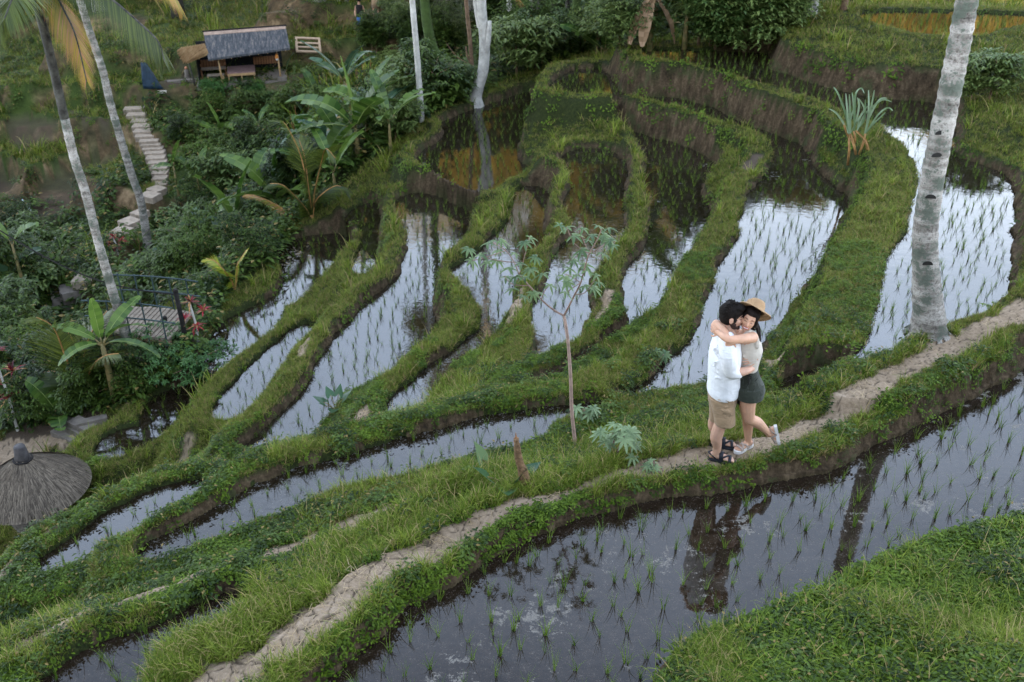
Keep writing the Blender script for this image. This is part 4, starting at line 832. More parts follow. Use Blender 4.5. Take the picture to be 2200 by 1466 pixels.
# slim trunks of the forest edge
def stem_tree(name, pts_px, w, mat, label, cat='tree', crown=None, branches=(), Yoff=0, smoothn=8):
    b = hit(*pts_px[0]); r_ = tag(empty(name, b), label, cat)
    def q(px, py, c=0): return atY(px, py, b.y + c) - b
    p = [Vector((0, 0, -.3))] + [q(*a) for a in pts_px]; mb = MB(); mb.tube(catmull(p, 5, False), list(np.interp(np.linspace(0, 1, (len(p) - 1) * 5 + 1), np.linspace(0, 1, len(w)), w)), smoothn); mb.build('trunk', mat, r_, True)
    for br, bw in branches:
        mb = MB(); pp = [q(*a) for a in br]; mb.tube(catmull(pp, 4, False), list(np.linspace(bw[0], bw[1], (len(pp) - 1) * 4 + 1)), 6); mb.build('branch', mat, r_, True)
    if crown:
        (cx, cy_), rx, rz2, ls, n, mt, sd_ = crown; cm = clump_crown(n, rx, rx, rz2, ls, 9, sd_); o = cm.build('crown', mt, r_); o.location = q(cx, cy_)
    return r_
stem_tree('pole_tree', [(906, 262), (902, 200), (896, 120), (889, 40), (884, -20), (880, -90), (876, -300)], [.075, .07, .065, .06], M_WHITEBARK, 'very thin straight white trunk left of the golden pond', crown=((876, -330), .8, .7, .25, 60, M_FOLB, 31))
stem_tree('white_tree', [(1020, 214), (1026, 190), (1038, 150), (1041, 90), (1036, 40), (1033, -20), (1030, -120), (1030, -300), (1035, -560)], [.30, .17, .14, .13, .12, .11, .10, .08], M_WHITEBARK, 'smooth white-barked tree with two stems behind the golden pond', crown=((1035, -600), 1.6, 1.2, .3, 200, M_SUNFOL, 32),
   branches=[([(1036, 140, 0), (1048, 90, -.1), (1052, 45, -.1)], (.10, .05)), ([(1029, 60, .1), (1022, 20, .2), (1015, -30, .3)], (.05, .04))])
stem_tree('brown_stem_tree', [(1018, 195), (1014, 140), (1010, 90), (1003, 20), (998, -60)], [.06, .055, .05], M_BROWN, 'thin crooked brown stem leaning beside the white-barked tree', branches=[([(1014, 150), (1004, 120), (1001, 100)], (.03, .02)), ([(1014, 140), (985, 125), (960, 95)], (.02, .01))], crown=((998, -70), .7, .4, .2, 60, M_FOL, 34))
stem_tree('mossy_tree', [(968, 205), (955, 170), (940, 130), (925, 90), (915, 30), (910, -50), (905, -330)], [.20, .16, .14, .12, .11], simple('moss', (.04, .065, .015), .95, .5, 5, .6, 30), 'leaning trunk wrapped in green moss and creepers', crown=((905, -380), 1.2, .9, .3, 120, M_SUNFOL, 35))
stem_tree('dark_tree', [(1222, 110), (1222, 60), (1225, 0), (1228, -80), (1230, -330)], [.16, .14, .13, .12], M_DARKBARK, 'straight dark trunk deep in the forest', crown=((1230, -400), 1.4, 1., .3, 160, M_SUNFOL, 36))
stem_tree('vine_tree', [(1232, 118), (1235, 60), (1240, 0), (1242, -60)], [.12, .12, .12], M_FOLG if False else simple('creeper_bark', (.05, .08, .02), .95, .6, 6, .8, 30), 'narrow creeper-covered trunk beside the dark one', crown=((1242, -60), .8, .4, .25, 60, M_FOL, 37))
stem_tree('slanting_pole', [(1578, 90), (1612, 55), (1650, 12)], [.06, .05, .05], M_BROWN, 'grey pole slanting through the shrubs behind the upper terraces', 'pole')
stem_tree('thin_tree', [(1748, 32), (1752, 0), (1756, -60), (1758, -110)], [.10, .075, .07], M_WHITEBARK, 'pale thin trunk behind the topmost pond bund', crown=((1758, -125), .7, .5, .25, 50, M_SUNFOL, 38), branches=[([(1728, 40, 0), (1738, 22, 0), (1748, 5, 0)], (.1, .05))])
stem_tree('ringed_palm', [(1812, 22), (1816, 0), (1822, -60), (1828, -130)], [.09, .08, .08], M_BROWN, 'brown ringed stem right of the pale thin trunk', crown=((1828, -150), .6, .4, .25, 40, M_SUNFOL, 39))
# shrubs and trees of the thicket: each its own thing
random.seed(77)
for q, (px, py) in enumerate(((560,300),(655,330),(700,330),(820,270),(590,390),(480,300),(540,340),(790,300),(700,390),(640,430),(840,330),(430,420),(560,430),(720,410),(520,380),(660,280))):
    banana(hit(px, py), U(.2, .8), random.choice([4, 5, 6]), U(.7, 1.2), U(.24, .38), 'small banana or ginger plant scattered in the overgrown hollow', mat=random.choice([M_BAN, M_BAN, M_BANBLUE]), seed=100 + q, tr=.04, dead=q % 3 == 0, group='small broad-leaved plants in the hollow', name='broad_leaved_plant', cat='plant')
random.seed(12)
TH = [  # px, py base, key, size
 (480,330,'shrub_b',1.0),(540,222,'shrub_a',.8),(575,245,'shrub_b',.9),(520,260,'shrub_a',1.1),(450,260,'shrub_c',1.),(620,260,'shrub_a',1.2),(500,420,'shrub_b',1.5),(460,400,'shrub_c',1.4),(545,400,'shrub_a',1.5),(430,340,'shrub_c',1.1),(400,300,'shrub_a',.9),(660,220,'shrub_a',1.2),(700,240,'shrub_b',1.0),(720,300,'shrub_c',1.2),(610,350,'shrub_c',1.2),(560,330,'shrub_a',1.2),(640,400,'shrub_a',1.1),(430,480,'shrub_c',1.2),(410,560,'shrub_a',1.1),(450,590,'shrub_c',.9),(560,500,'shrub_b',.8),(540,560,'shrub_c',.8),(375,590,'shrub_a',.8),
 (80,545,'shrub_a',1.1),(40,530,'shrub_c',1.2),(30,600,'shrub_a',1.4),(50,650,'shrub_c',1.0),(40,700,'shrub_b',1.2),(20,760,'shrub_a',1.3),(80,830,'shrub_c',1.1),(20,860,'shrub_a',1.2),(130,840,'shrub_a',.8),(230,820,'shrub_c',.8),(300,840,'shrub_c',.7),(200,870,'shrub_a',.7),(60,900,'shrub_c',.8),
 (860,215,'layer_a',1.0),(900,225,'shrub_b',1.1),(880,120,'layer_b',1.2),(840,160,'layer_a',.9),(930,230,'shrub_a',1.2),(960,215,'shrub_b',.8),(990,205,'shrub_b',.7),(820,220,'shrub_c',1.3),(800,300,'shrub_a',1.0),(850,300,'shrub_b',.8),
 (800,110,'layer_b',1.1),(850,70,'layer_a',1.3),(930,90,'layer_b',1.3),(980,110,'layer_a',1.2),(1070,150,'layer_b',1.1),(1110,165,'shrub_b',1.3),(1090,110,'layer_b',1.2),(1150,140,'layer_a',1.0),(1180,110,'layer_b',1.2),(1130,60,'layer_a',1.3),(1060,60,'layer_b',1.4),(1200,60,'layer_a',1.4),(1260,110,'layer_a',1.1),(1270,50,'layer_b',1.4),(1330,95,'layer_a',1.0),(1330,40,'layer_b',1.4),(1400,60,'layer_a',1.3),(1450,60,'layer_b',1.3),(1500,100,'layer_a',1.3),(1550,90,'layer_a',1.3),(1600,95,'layer_a',1.2),(1640,80,'layer_a',1.1),(1560,50,'layer_b',1.4),(1640,40,'layer_a',1.3),(1690,45,'layer_b',1.0),(1500,40,'layer_b',1.3),(1720,20,'layer_b',1.2)]
for px, py, k, s_ in TH:
    if 'layer' in k: bush(hit(px + U(-28, 28), py + U(-8, 22)), k, s_ * U(.8, 1.1), 'leafy shrub with layered foliage in the thicket behind the upper terraces', 'shrub', 'layered shrubs behind the upper terraces', name='layered_shrub')
    if 'layer' in k and 930 < px < 1240: s_ *= .8
    if 'layer' in k: bush(hit(px, py), k, s_, 'leafy shrub with layered foliage in the thicket behind the upper terraces', 'shrub', 'layered shrubs behind the upper terraces', name='layered_shrub')
    else:
        where = ('on the slope below the hut floor' if 430 <= px < 700 and py < 300 else 'in the middle of the overgrown hollow' if 420 <= px < 760 and py < 440 else 'along the outer bank beside the small left ponds' if px >= 400 and py >= 440 else 'near the golden pond below the forest edge' if px >= 760 else 'beside the stone stairs' if 250 <= px < 430 and py < 560 else 'around the footbridge and left palms' if px >= 180 else 'in the dark thicket at the left edge, above the bridge' if py < 660 else 'in the dark thicket at the left edge, below the bridge')
        what = {'shrub_a': 'dense dark green', 'shrub_b': 'light green broad-leaved', 'shrub_c': 'fine-leaved green'}[k]
        bush(hit(px, py), k, s_, what + ' shrub ' + where, 'shrub', 'shrubs ' + where)
bush(hit(405, 802), 'mound', 1.2, 'bright green rounded bush at the end of the dirt path by the lower ponds', 'bush', name='round_bush')
bush(hit(2125, 215), 'shrub_b', .75, 'pale light-green shrub on the grassy slope right of the palm trunk', 'shrub'); bush(hit(2085, 218), 'shrub_b', .5, 'small yellow-green shrub left of the pale one behind the palm trunk', 'shrub')
bush(hit(468, 205), 'hedge', 1.5, 'clipped dark hedge block in front of the hut, the longer one', 'hedge', name='hedge'); bush(hit(548, 203), 'hedge', 1.0, 'smaller clipped hedge block in front of the hut floor', 'hedge', name='hedge')
# forest trees: mid-height ones fill the top of the picture, tall ones beyond it catch the sun and mirror in the ponds
fr = []
tl = []
for i in range(46):
    a = R(-34 + 68 * (i + U(.1, .9)) / 46); d = U(50, 68); tl.append((d * math.sin(a), d * math.cos(a), random.choice(['tall_a', 'tall_b']), d / 60 * U(.74, .98) * (.88 if a > .17 else 1.26)))
for i in range(30):
    a = R(-1 + 32 * (i + U(.1, .9)) / 30); d = U(42, 49); tl.append((d * math.sin(a), d * math.cos(a), random.choice(['tall_a', 'tall_b']), U(.42, .55)))
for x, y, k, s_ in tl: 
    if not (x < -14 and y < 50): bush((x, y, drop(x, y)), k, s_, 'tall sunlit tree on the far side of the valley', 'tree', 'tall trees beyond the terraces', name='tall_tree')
# reeds right of the hut: tall grass stems
random.seed(3)
for px, py in ((715,205),(735,225),(700,235),(760,215),(680,255),(770,240),(725,260),(695,290),(745,280),(640,300),(790,190),(810,210)):
    b = hit(px, py); r_ = tag(empty('reed_clump', b), 'tall reed clump in the thicket right of the hut', 'reeds', 'reed clumps right of the hut')
    mb = MB(); mb2 = MB()
    for i in range(16): blade(mb, (U(-.25, .25), U(-.2, .2), 0), U(0, 6.28), U(1.4, 2.8), U(.05, .09), U(.02, .3), U(.3, 1.2), 6, twist=U(-.8, .8))
    for i in range(5): x, y = U(-.2, .2), U(-.2, .2); mb2.tube([(x, y, -.1), (x * 1.3, y, U(.8, 1.5))], [.018, .012], 4)
    mb.build('leaves', M_LONG, r_)['kind'] = 'stuff'; mb2.build('stems', M_CANE, r_)['kind'] = 'stuff'

# ---------------------------------------------------------------- stone stairs, slabs, footbridge, posts
M_STONE = simple('stair_stone', (.30, .24, .18), .85, .3, 5, .5, 30); M_CONC = simple('concrete', (.17, .145, .12), .85, .25, 7, .4, 40)
M_WOODG = simple('grey_wood', (.20, .16, .12), .8, .35, 10, .4, 40); M_STEEL = simple('blue_green_rail', (.03, .05, .052), .5, .3, 10)
M_BLACK = simple('black_charred_post', (.012, .010, .009), .9, .5, 9, .5, 30); M_BAMBOO = simple('bamboo', (.42, .27, .13), .55, .25, 8)
M_OCHRE = simple('ochre_pole', (.36, .19, .035), .6, .25, 6)
def slab(px, py, w, dpt, th, ang=0, mat=M_STONE, name='step', parent=None, org=None, z=None, tilt=0):
    b = hit(px, py) if z is None else P(px, py, z); mb = MB(); n = 5; hx, hy = w / 2, dpt / 2
    rim = []
    for i in range(16):
        t = i / 16 * 2 * PI; cx, cy_ = math.cos(t), math.sin(t); k = 1 / max(abs(cx), abs(cy_)); k = k * .94 + .06
        rim.append((cx * k * hx * U(.96, 1.03), cy_ * k * hy * U(.96, 1.03)))
    N = len(rim); v = [(x, y, -th) for x, y in rim] + [(x, y, -.01) for x, y in rim] + [(x * .96, y * .94, 0) for x, y in rim]
    f = [tuple(2 * N + i for i in range(N))] + [(i, (i + 1) % N, N + (i + 1) % N, N + i) for i in range(N)] + [(N + i, N + (i + 1) % N, 2 * N + (i + 1) % N, 2 * N + i) for i in range(N)]
    mb.add(v, f); o = mb.build(name, mat, parent); o.location = (b + Vector((0, 0, .03)) - (org or Vector())); o.rotation_euler = (tilt, 0, ang); return o
random.seed(5)
def stair(lst, label, wscale, dp, th, zoff=0):
    o0 = hit(*lst[-1][:2]); r_ = tag(empty('stone_stair', o0), label, 'stair'); zs = [hit(a[0], a[1]).z for a in lst]; n = len(lst)
    # the flight descends evenly between its ends
    z0, z1 = zs[0] + .12, zs[-1] + .12
    for i, (px, py, wpx, ang) in enumerate(lst):
        z = max(z0 + (z1 - z0) * i / (n - 1), zs[i] + .05) if i else z0
        p = P(px, py, z); depth = p.y * math.cos(PITCH) - (p.z - CAMH) * math.sin(PITCH)
        slab(px, py, wpx / FPX * depth * 1.25, dp * .9, th * .8, ang, name='step', parent=r_, org=o0, z=z)
    return r_
stair([(288,233,34,.15),(293,246,32,.12),(299,260,28,.1),(304,270,30,.1),(308,281,31,.1),(312,291,32,.12),(321,301,33,.15),(326,309,34,.12),(329,318,34,.12),(333,327,33,.12),(335,338,32,.12),(339,348,31,.1),(342,359,30,.1),(344,370,27,.05),(344,382,25,.05),(346,394,24,0)], 'upper flight of pale stone steps climbing towards the hut', 1, .55, .28)
stair([(337,406,28,-.6),(322,419,32,-.4),(300,456,22,-.5),(278,475,32,-.6),(262,495,30,-.3),(243,511,36,-.2),(237,529,36,-.1),(222,545,38,-.2),(205,557,40,-.1),(194,569,42,-.1),(188,585,36,0),(182,598,36,0)], 'lower flight of broad stone steps behind the two left palms', 1, .6, .3)
r_ = tag(empty('slab_path', hit(140, 640)), 'long pale paving slabs leading down to the footbridge', 'paving'); o0 = r_.location.copy()
for px, py, w, d, a in ((168,616,.95,.62,.55),(152,629,1.0,.6,.5),(137,642,1.0,.6,.45),(122,654,.9,.6,.3),(114,669,.6,.45,0)): slab(px, py, w, d, .2, a, M_CONC, 'slab', r_, o0)
# footbridge
bz = hit(330, 700).z + .5
A, B = P(232, 688, bz), P(392, 702, bz); r_ = tag(empty('footbridge', A), 'small slatted footbridge with thin blue-green railings behind the left palm', 'bridge')
dv = (B - A); Lb = dv.length; dn = dv.normalized(); sd_ = Vector((-dn.y, dn.x, 0)); npl = 16; angb = math.atan2(dn.y, dn.x)
for i in range(npl):
    c = dn * Lb * (i + .5) / npl; mb = MB(); mb.box((0, 0, 0), (Lb / npl * .74, 1.0, .05)); o = mb.build('plank', M_WOODG, r_); o.location = c + Vector((0, 0, .03 * math.sin(PI * (i + .5) / npl))); o.rotation_euler = (U(-.02, .02), 0, angb)
for sg in (-1, 1):
    mb = MB(); mb.tube([sd_ * sg * .46 + dn * Lb * t + Vector((0, 0, -.06 + .03 * math.sin(PI * t))) for t in np.linspace(0, 1, 7)], .04, 6); mb.build('beam', M_BROWN, r_)
    mb = MB()
    for h in (.36, .66): mb.tube([sd_ * sg * .5 + dn * Lb * t * 1.12 + Vector((0, 0, h + .03 * math.sin(PI * t))) for t in np.linspace(-.05, 1, 7)], .014, 6)
    mb.build('rail', M_STEEL, r_)
    for k in range(5):
        t = .04 + .23 * k; mb = MB(); q = sd_ * sg * .5 + dn * Lb * t; mb.tube([q + Vector((0, 0, -.1)), q + Vector((0, 0, .7))], .014, 6); mb.build('baluster', M_STEEL, r_)
for px, py, h, w, lb in ((402, 752, 1.15, .045, 'tall black post at the near end of the footbridge'), (368, 748, .6, .04, 'short black post furthest left at the bridge end'), (382, 756, .5, .045, 'short black post in the middle of the three at the bridge end')):
    b = hit(px, py); r_ = tag(empty('post', b), lb, 'post'); mb = MB(); mb.tube([(0, 0, -.3), (.01, 0, h * .5), (-.01, .01, h)], [w, w * .95, w * .9], 9); mb.build('shaft', M_BLACK, r_, True)
    mb = MB(); mb.tube([(-.01, .01, h), (-.01, .01, h + .05)], [w * 1.08, w * .8], 9); mb.build('cap', M_BLACK, r_, True)
o = MB(); p0, p1 = hit(402, 752) + Vector((0, 0, 1.1)), PD(-40, 470, 17)
o.tube([p0.lerp(p1, t) - Vector((0, 0, .35 * math.sin(PI * t))) for t in np.linspace(0, 1, 14)], .012, 5)
tag(o.build('cable', M_BLACK), 'thin black cable sagging from the tall black post up to the left edge', 'cable')
# concrete steps at the path above the sun shade
r_ = tag(empty('concrete_steps', hit(165, 925)), 'short flight of pale concrete steps rising beside the gravel path', 'steps'); o0 = r_.location.copy()
for (px, py, w, d, a, dz) in ((148, 932, .62, .28, -.55, .02), (163, 922, .62, .28, -.55, .09), (180, 921, .5, .24, -.55, .12), (200, 915, .5, .14, .45, .14)):
    b = hit(px, py) - o0; mb = MB(); mb.box((0, 0, -.1), (w, d, .2)); o = mb.build('step', M_CONC, r_); o.location = b + Vector((0, 0, dz)); o.rotation_euler = (0, 0, a)
bpy.context.view_layer.update()

# ---------------------------------------------------------------- thatched sun shades and stone table, lower left
m, nt = mat_new('dry_thatch'); T = NT(nt); tc = T.n('ShaderNodeTexCoord').outputs['Object']
a = T.noise(60, 5, .7, tc); b = T.noise(4, 4, .6, tc)
col = T.ramp(T.math('ADD', T.math('MULTIPLY', a, .6), T.math('MULTIPLY', b, .4)), [(.35, (.05, .038, .028)), (.52, (.15, .12, .09)), (.68, (.27, .225, .175))])
T.out(T.n('ShaderNodeBsdfPrincipled', {'Base Color': col, 'Roughness': .95, 'Specular IOR Level': .1, 'Normal': T.n('ShaderNodeBump', {'Strength': .7, 'Distance': .02, 'Height': a}).outputs[0]}).outputs[0]); M_THATCH = m
M_THATCHG = leafmat('thatch_straw', (.075, .058, .042), (.25, .20, .145), .1, .9); M_THATCHY = leafmat('golden_thatch', (.30, .18, .08), (.50, .34, .17), .1, .9)
def sunshade(px, py, depth, R_, H_, label, n=1500, pole=True):
    top = PD(px, py, depth); r_ = tag(empty('thatched_sunshade', (top.x, top.y, top.z - 2.2)), label, 'sunshade'); oz = 2.2
    rad = [.12, .30, .55, .8, 1.0]; N = 40; v = []; f = []
    for j, q in enumerate(rad):
        for i in range(N):
            a = i / N * 2 * PI; wv = 1 + .03 * math.sin(a * 7) * (j > 3) + U(-.01, .01); v.append((math.cos(a) * q * R_ * wv, math.sin(a) * q * R_ * wv, oz - .04 - H_ * (q ** 1.12) * (1 + .0 * j)))
    for j in range(4): f += [(j * N + i, j * N + (i + 1) % N, (j + 1) * N + (i + 1) % N, (j + 1) * N + i) for i in range(N)]
    k = len(v); v += [(x, y, z - .07) for x, y, z in v[4 * N:5 * N]]; f += [(4 * N + i, 4 * N + (i + 1) % N, k + (i + 1) % N, k + i) for i in range(N)]; v.append((0, 0, oz - .35)); f += [(k + i, k + (i + 1) % N, k + N) for i in range(N)]
    mesh_obj('canopy', v, f, M_THATCH, r_, True)
    mb = MB()
    for i in range(n):
        a = U(0, 6.283); q = U(0, 1) ** .6 * .95 + .08; d = Vector((math.cos(a), math.sin(a), 0)); r0 = q * R_; r1 = min(q + U(.10, .25), 1.09) * R_; z0 = oz - .03 - H_ * q ** 1.12; z1 = oz - .03 - H_ * (r1 / R_) ** 1.12 - .01; w = U(.0025, .006); s = Vector((-d.y, d.x, 0)) * w
        e = U(-.03, .03); d2 = Vector((math.cos(a + e), math.sin(a + e), 0)); p0 = d * r0 + Vector((0, 0, z0)); p1 = d2 * r1 + Vector((0, 0, z1)); u_ = Vector((0, 0, .02)); mb.add([p0 - s + u_, p0 + s + u_, p1 + s, p1 - s], [(0, 1, 2, 3)])
    mb.build('straw', M_THATCHG, r_)['kind'] = 'stuff'
    mb = MB(); mb.tube([(0, 0, oz - .10), (0, 0, oz - .02), (0, 0, oz + .13), (0, 0, oz + .15)], [R_ * .15, R_ * .13, R_ * .105, R_ * .09], 16); mb.build('cap', M_BLACK if False else simple('cap_tar', (.05, .045, .045), .7, .4, 10), r_, True)
    mb = MB(); mb.tube([(0, 0, oz - .10), (0, 0, oz - .075)], [R_ * .185, R_ * .185], 18); mb.build('ring', M_BLACK, r_)
    if pole: mb = MB(); mb.tube([(0, 0, oz - .2), (0, 0, -1.2)], [.055, .06], 10); mb.build('pole', M_OCHRE, r_, True)
    for i in range(8): a = i / 8 * 6.283; mb = MB(); mb.tube([(0, 0, oz - .2), (math.cos(a) * R_ * .9, math.sin(a) * R_ * .9, oz - .06 - H_ * .9)], .014, 4); mb.build('rib', M_BAMBOO, r_)
    return r_
sh = sunshade(46, 976, 14.3, .76, .52, 'grey thatched sunshade on an ochre pole at the lower left edge', 4500)
sunshade(2, 948, 17.5, .62, .4, 'edge of a second thatched sunshade behind the first, cut by the frame', 700)
tb = PD(88, 1112, 14.6); r_ = tag(empty('stone_table', tb), 'grey stone slab table partly hidden behind the grass bank under the sunshade', 'table')
rim = [(math.cos(a) * .42 * U(.92, 1.05), math.sin(a) * .36 * U(.92, 1.05)) for a in np.linspace(0, 2 * PI, 10)[:-1]]; N = len(rim)
mesh_obj('top', [(x, y, -.06) for x, y in rim] + [(x * .98, y * .98, 0) for x, y in rim], [tuple(range(N))[::-1], tuple(range(N, 2 * N))] + [(i, (i + 1) % N, N + (i + 1) % N, N + i) for i in range(N)], M_CONC, r_)
mb = MB(); mb.tube([(0, 0, -.06), (0, 0, -.9)], [.12, .16], 9); mb.build('foot', M_CONC, r_)

# ---------------------------------------------------------------- the hut across the hollow
hc = hit(432, 184); hr = hit(612, 172); zf = (hc.z + hr.z) / 2 + .12
Aq, Bq = P(428, 183, zf), P(612, 171, zf); hv = Bq - Aq; Lh = hv.length; ang = math.atan2(hv.y, hv.x)
hut = tag(empty('thatched_hut', Aq, ang), 'open bamboo hut with a dark weathered roof on the far side of the hollow', 'hut'); un = Lh / 184.    # metres per photo pixel at the hut
def hb(name, c, sz, mat, parent=hut, rot=None): mb = MB(); mb.box((0, 0, 0), sz); o = mb.build(name, mat, parent); o.location = c; o.rotation_euler = rot or (0, 0, 0); return o
H1 = 62 * un; D1 = 1.9
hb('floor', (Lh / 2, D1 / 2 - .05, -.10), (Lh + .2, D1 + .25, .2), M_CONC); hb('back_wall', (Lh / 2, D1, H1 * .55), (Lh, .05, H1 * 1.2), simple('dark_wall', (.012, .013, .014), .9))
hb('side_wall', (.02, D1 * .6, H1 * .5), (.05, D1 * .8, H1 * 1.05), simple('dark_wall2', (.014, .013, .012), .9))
m, nt = mat_new('weathered_roof'); T = NT(nt); tc = T.n('ShaderNodeTexCoord').outputs['Object']; mpv = T.n('ShaderNodeMapping', {0: tc, 'Scale': (5, 1.2, 1.2)}).outputs[0]
a = T.noise(2.2, 6, .75, mpv); col = T.ramp(a, [(.35, (.022, .026, .032)), (.52, (.06, .064, .07)), (.68, (.20, .17, .145))]); T.out(T.n('ShaderNodeBsdfPrincipled', {'Base Color': col, 'Roughness': .85, 'Normal': T.n('ShaderNodeBump', {'Strength': .6, 'Distance': .03, 'Height': T.noise(14, 5, .7, mpv)}).outputs[0]}).outputs[0]); M_ROOF = m
# roof slope: front eave, ridge, back eave
def top_px(px, py, yy):     # height over the hut floor at depth yy behind the front line
    q = atY(px, py, (Aq + Vector((-math.sin(ang), math.cos(ang), 0)) * yy + hv * ((px - 428) / 184.)).y); return q
ef0, ef1 = top_px(447, 127, -.35), top_px(623, 103, -.35); rd0, rd1 = top_px(437, 69, .95), top_px(613, 56, .95)
inv = Matrix.Translation(Aq) @ Matrix.Rotation(ang, 4, 'Z'); inv = inv.inverted()
e0, e1, r0, r1 = [inv @ q for q in (ef0, ef1, rd0, rd1)]
b0, b1 = r0 + Vector((.1, 1.2, -.75)), r1 + Vector((.1, 1.2, -.75)); tv = Vector((0, 0, -.09))
def quadslab(name, a, b, c, d, mat): v = [a, b, c, d, a + tv, b + tv, c + tv, d + tv]; return mesh_obj(name, v, [(0, 1, 2, 3), (7, 6, 5, 4), (0, 4, 5, 1), (1, 5, 6, 2), (2, 6, 7, 3), (3, 7, 4, 0)], mat, hut)
quadslab('roof', e0, e1, r1, r0, M_ROOF); quadslab('roof', r0 + Vector((0, .01, 0)), r1 + Vector((0, .01, 0)), b1, b0, M_ROOF)
mb = MB(); mb.tube([r0 + Vector((-.05, 0, .02)), r1 + Vector((.05, 0, .02))], .045, 6); mb.build('ridge', M_BLACK, hut)
quadslab('ridge_strip', r0 + Vector((0, -.02, .012)), r0.lerp(e0, .13) + Vector((0, 0, .014)), r1.lerp(e1, .13) + Vector((0, 0, .014)), r1 + Vector((0, -.02, .012)), simple('pale_strip', (.34, .24, .18), .8, .3, 6))
for i in range(9):
    t = (i + .5) / 9; mb = MB(); mb.tube([e0.lerp(e1, t) + Vector((0, .02, -.12)), r0.lerp(r1, t) + Vector((0, 0, -.12))], .02, 5); mb.build('rafter', M_BAMBOO, hut)
for px, py0, mat in ((478, 180, M_BAMBOO), (604, 172, M_BAMBOO), (419, 180, M_DARKBARK)):
    x = (px - 428) * un; mb = MB(); mb.tube([(x, -.02, 0), (x - .04 if px > 450 else x - .12, 0, e0.z * .97)], [.04, .036], 8); mb.build('post', mat, hut, True)
hb('plinth', ((604 - 428) * un + .03, -.04, .07), (.32, .3, .16), M_CONC)
M_WOODO = simple('orange_wood', (.26, .12, .055), .6, .3, 10, .3, 40); M_MAT = simple('mauve_mat', (.25, .16, .15), .85, .2, 14)
for x0, x1, mt in ((5, 60, M_WOODO), (120, 172, M_WOODO)):
    n = 9
    for i in range(n): hb('backrest_slat', ((x0 + (x1 - x0) * (i + .5) / n) * un, D1 * .80, H1 * .42), ((x1 - x0) / n * un * .85, .03, .34), mt)
hb('day_bed', (92 * un, D1 * .45, .34), (60 * un, 1.1, .07), M_MAT); hb('bed_frame', (92 * un, D1 * .45 - .56, .27), (60 * un, .05, .1), M_BAMBOO)
for x in (64, 92, 119): hb('bed_leg', (x * un, D1 * .45 - .54, .12), (.05, .05, .24), M_BAMBOO)
bn = tag(empty('bench', Aq, ang), 'low slatted wooden bench standing at the front left of the hut floor', 'bench')
for i in range(4): hb('seat_slat', (37 * un, .10 + .09 * i, .34), (36 * un, .075, .03), M_WOODG, bn)
for x in (21, 53):
    for y in (.1, .38): hb('leg', (x * un, y, .17), (.05, .05, .33), M_BAMBOO, bn)
hb('stretcher', (37 * un, .09, .14), (32 * un, .03, .04), M_BAMBOO, bn)
b2 = tag(empty('long_bench', Aq, ang), 'wooden bench with arms against the slatted back of the hut', 'bench'); hb('seat', (32 * un, D1 * .62, .38), (54 * un, .4, .05), M_WOODG, b2)
for x in (6, 58):
    hb('leg', (x * un, D1 * .52, .2), (.05, .05, .4), M_WOODO, b2); hb('armrest', (x * un, D1 * .62, .55), (.05, .4, .04), M_WOODO, b2)
# lean-to of golden thatch
lt = tag(empty('thatch_lean_to', inv.inverted() @ Vector((-.5, .5, 0))), 'golden straw lean-to roof jutting from the left end of the hut', 'lean-to'); 
cpx = [(388, 103), (440, 94), (447, 112), (402, 131)]; cq = [top_px(a, b, c) for (a, b), c in zip(cpx, (.5, .5, -.1, -.3))]; o0 = Vector(lt.location)
mesh_obj('thatch_base', [q - o0 for q in cq] + [q - o0 - Vector((0, 0, .12)) for q in cq], [(0, 1, 2, 3), (7, 6, 5, 4), (0, 4, 5, 1), (1, 5, 6, 2), (2, 6, 7, 3), (3, 7, 4, 0)], M_THATCHY, lt)
mb = MB()
for i in range(900):
    s, t = U(0, 1), U(0, 1); p = cq[0].lerp(cq[1], s).lerp(cq[3].lerp(cq[2], s), t) - o0; d = Vector((-.35 + U(-.25, .25), -.5, -.28)).normalized() * U(.15, .3); w = Vector((.012, 0, .004)); p = p + Vector((0, 0, U(.0, .05))); mb.add([p - w, p + w, p + d + w * .5, p + d - w * .5 - Vector((0, 0, .05))], [(0, 1, 2, 3)])
mb.build('straw', M_THATCHY, lt)['kind'] = 'stuff'
# lantern, shrine, board, wooden frame
q = inv.inverted() @ Vector(((600 - 428) * un, -.1, e0.z * .86)); lan = tag(empty('lantern', q), 'orange and white lantern hanging by the right corner post of the hut', 'lantern')
mb = MB(); mb.tube([(0, 0, .13), (0, 0, 0), (0, 0, -.06)], [.03, .075, .07], 9); mb.build('shade', simple('orange_cloth', (.6, .22, .04), .6, .1), lan, True); mb = MB(); mb.tube([(0, 0, -.06), (0, 0, -.13), (0, 0, -.17)], [.07, .06, .02], 9); mb.build('globe', simple('white_globe', (.6, .56, .5), .5, .05), lan, True)
b = hit(404, 172); sh_ = tag(empty('stone_shrine', b), 'small pale stone figure on a low ledge left of the hut', 'statue'); mb = MB(); mb.tube([(0, 0, 0), (0, 0, .08), (0, 0, .3), (0, 0, .42), (0, 0, .5)], [.16, .15, .10, .12, .04], 9); mb.build('body', M_CONC, sh_, True); mb = MB(); mb.tube([(0, 0, .48), (0, 0, .55), (0, 0, .62)], [.05, .08, .02], 8); mb.build('head', simple('terracotta', (.5, .22, .12), .7), sh_, True)
o = MB(); o.box((0, 0, 0), (1.5, .3, .16)); led = o.build('stone_ledge', M_CONC); led.location = hit(390, 180) + Vector((0, .1, .06)); led.rotation_euler = (0, 0, .25); tag(led, 'low grey stone ledge under the small figure left of the hut', 'ledge')
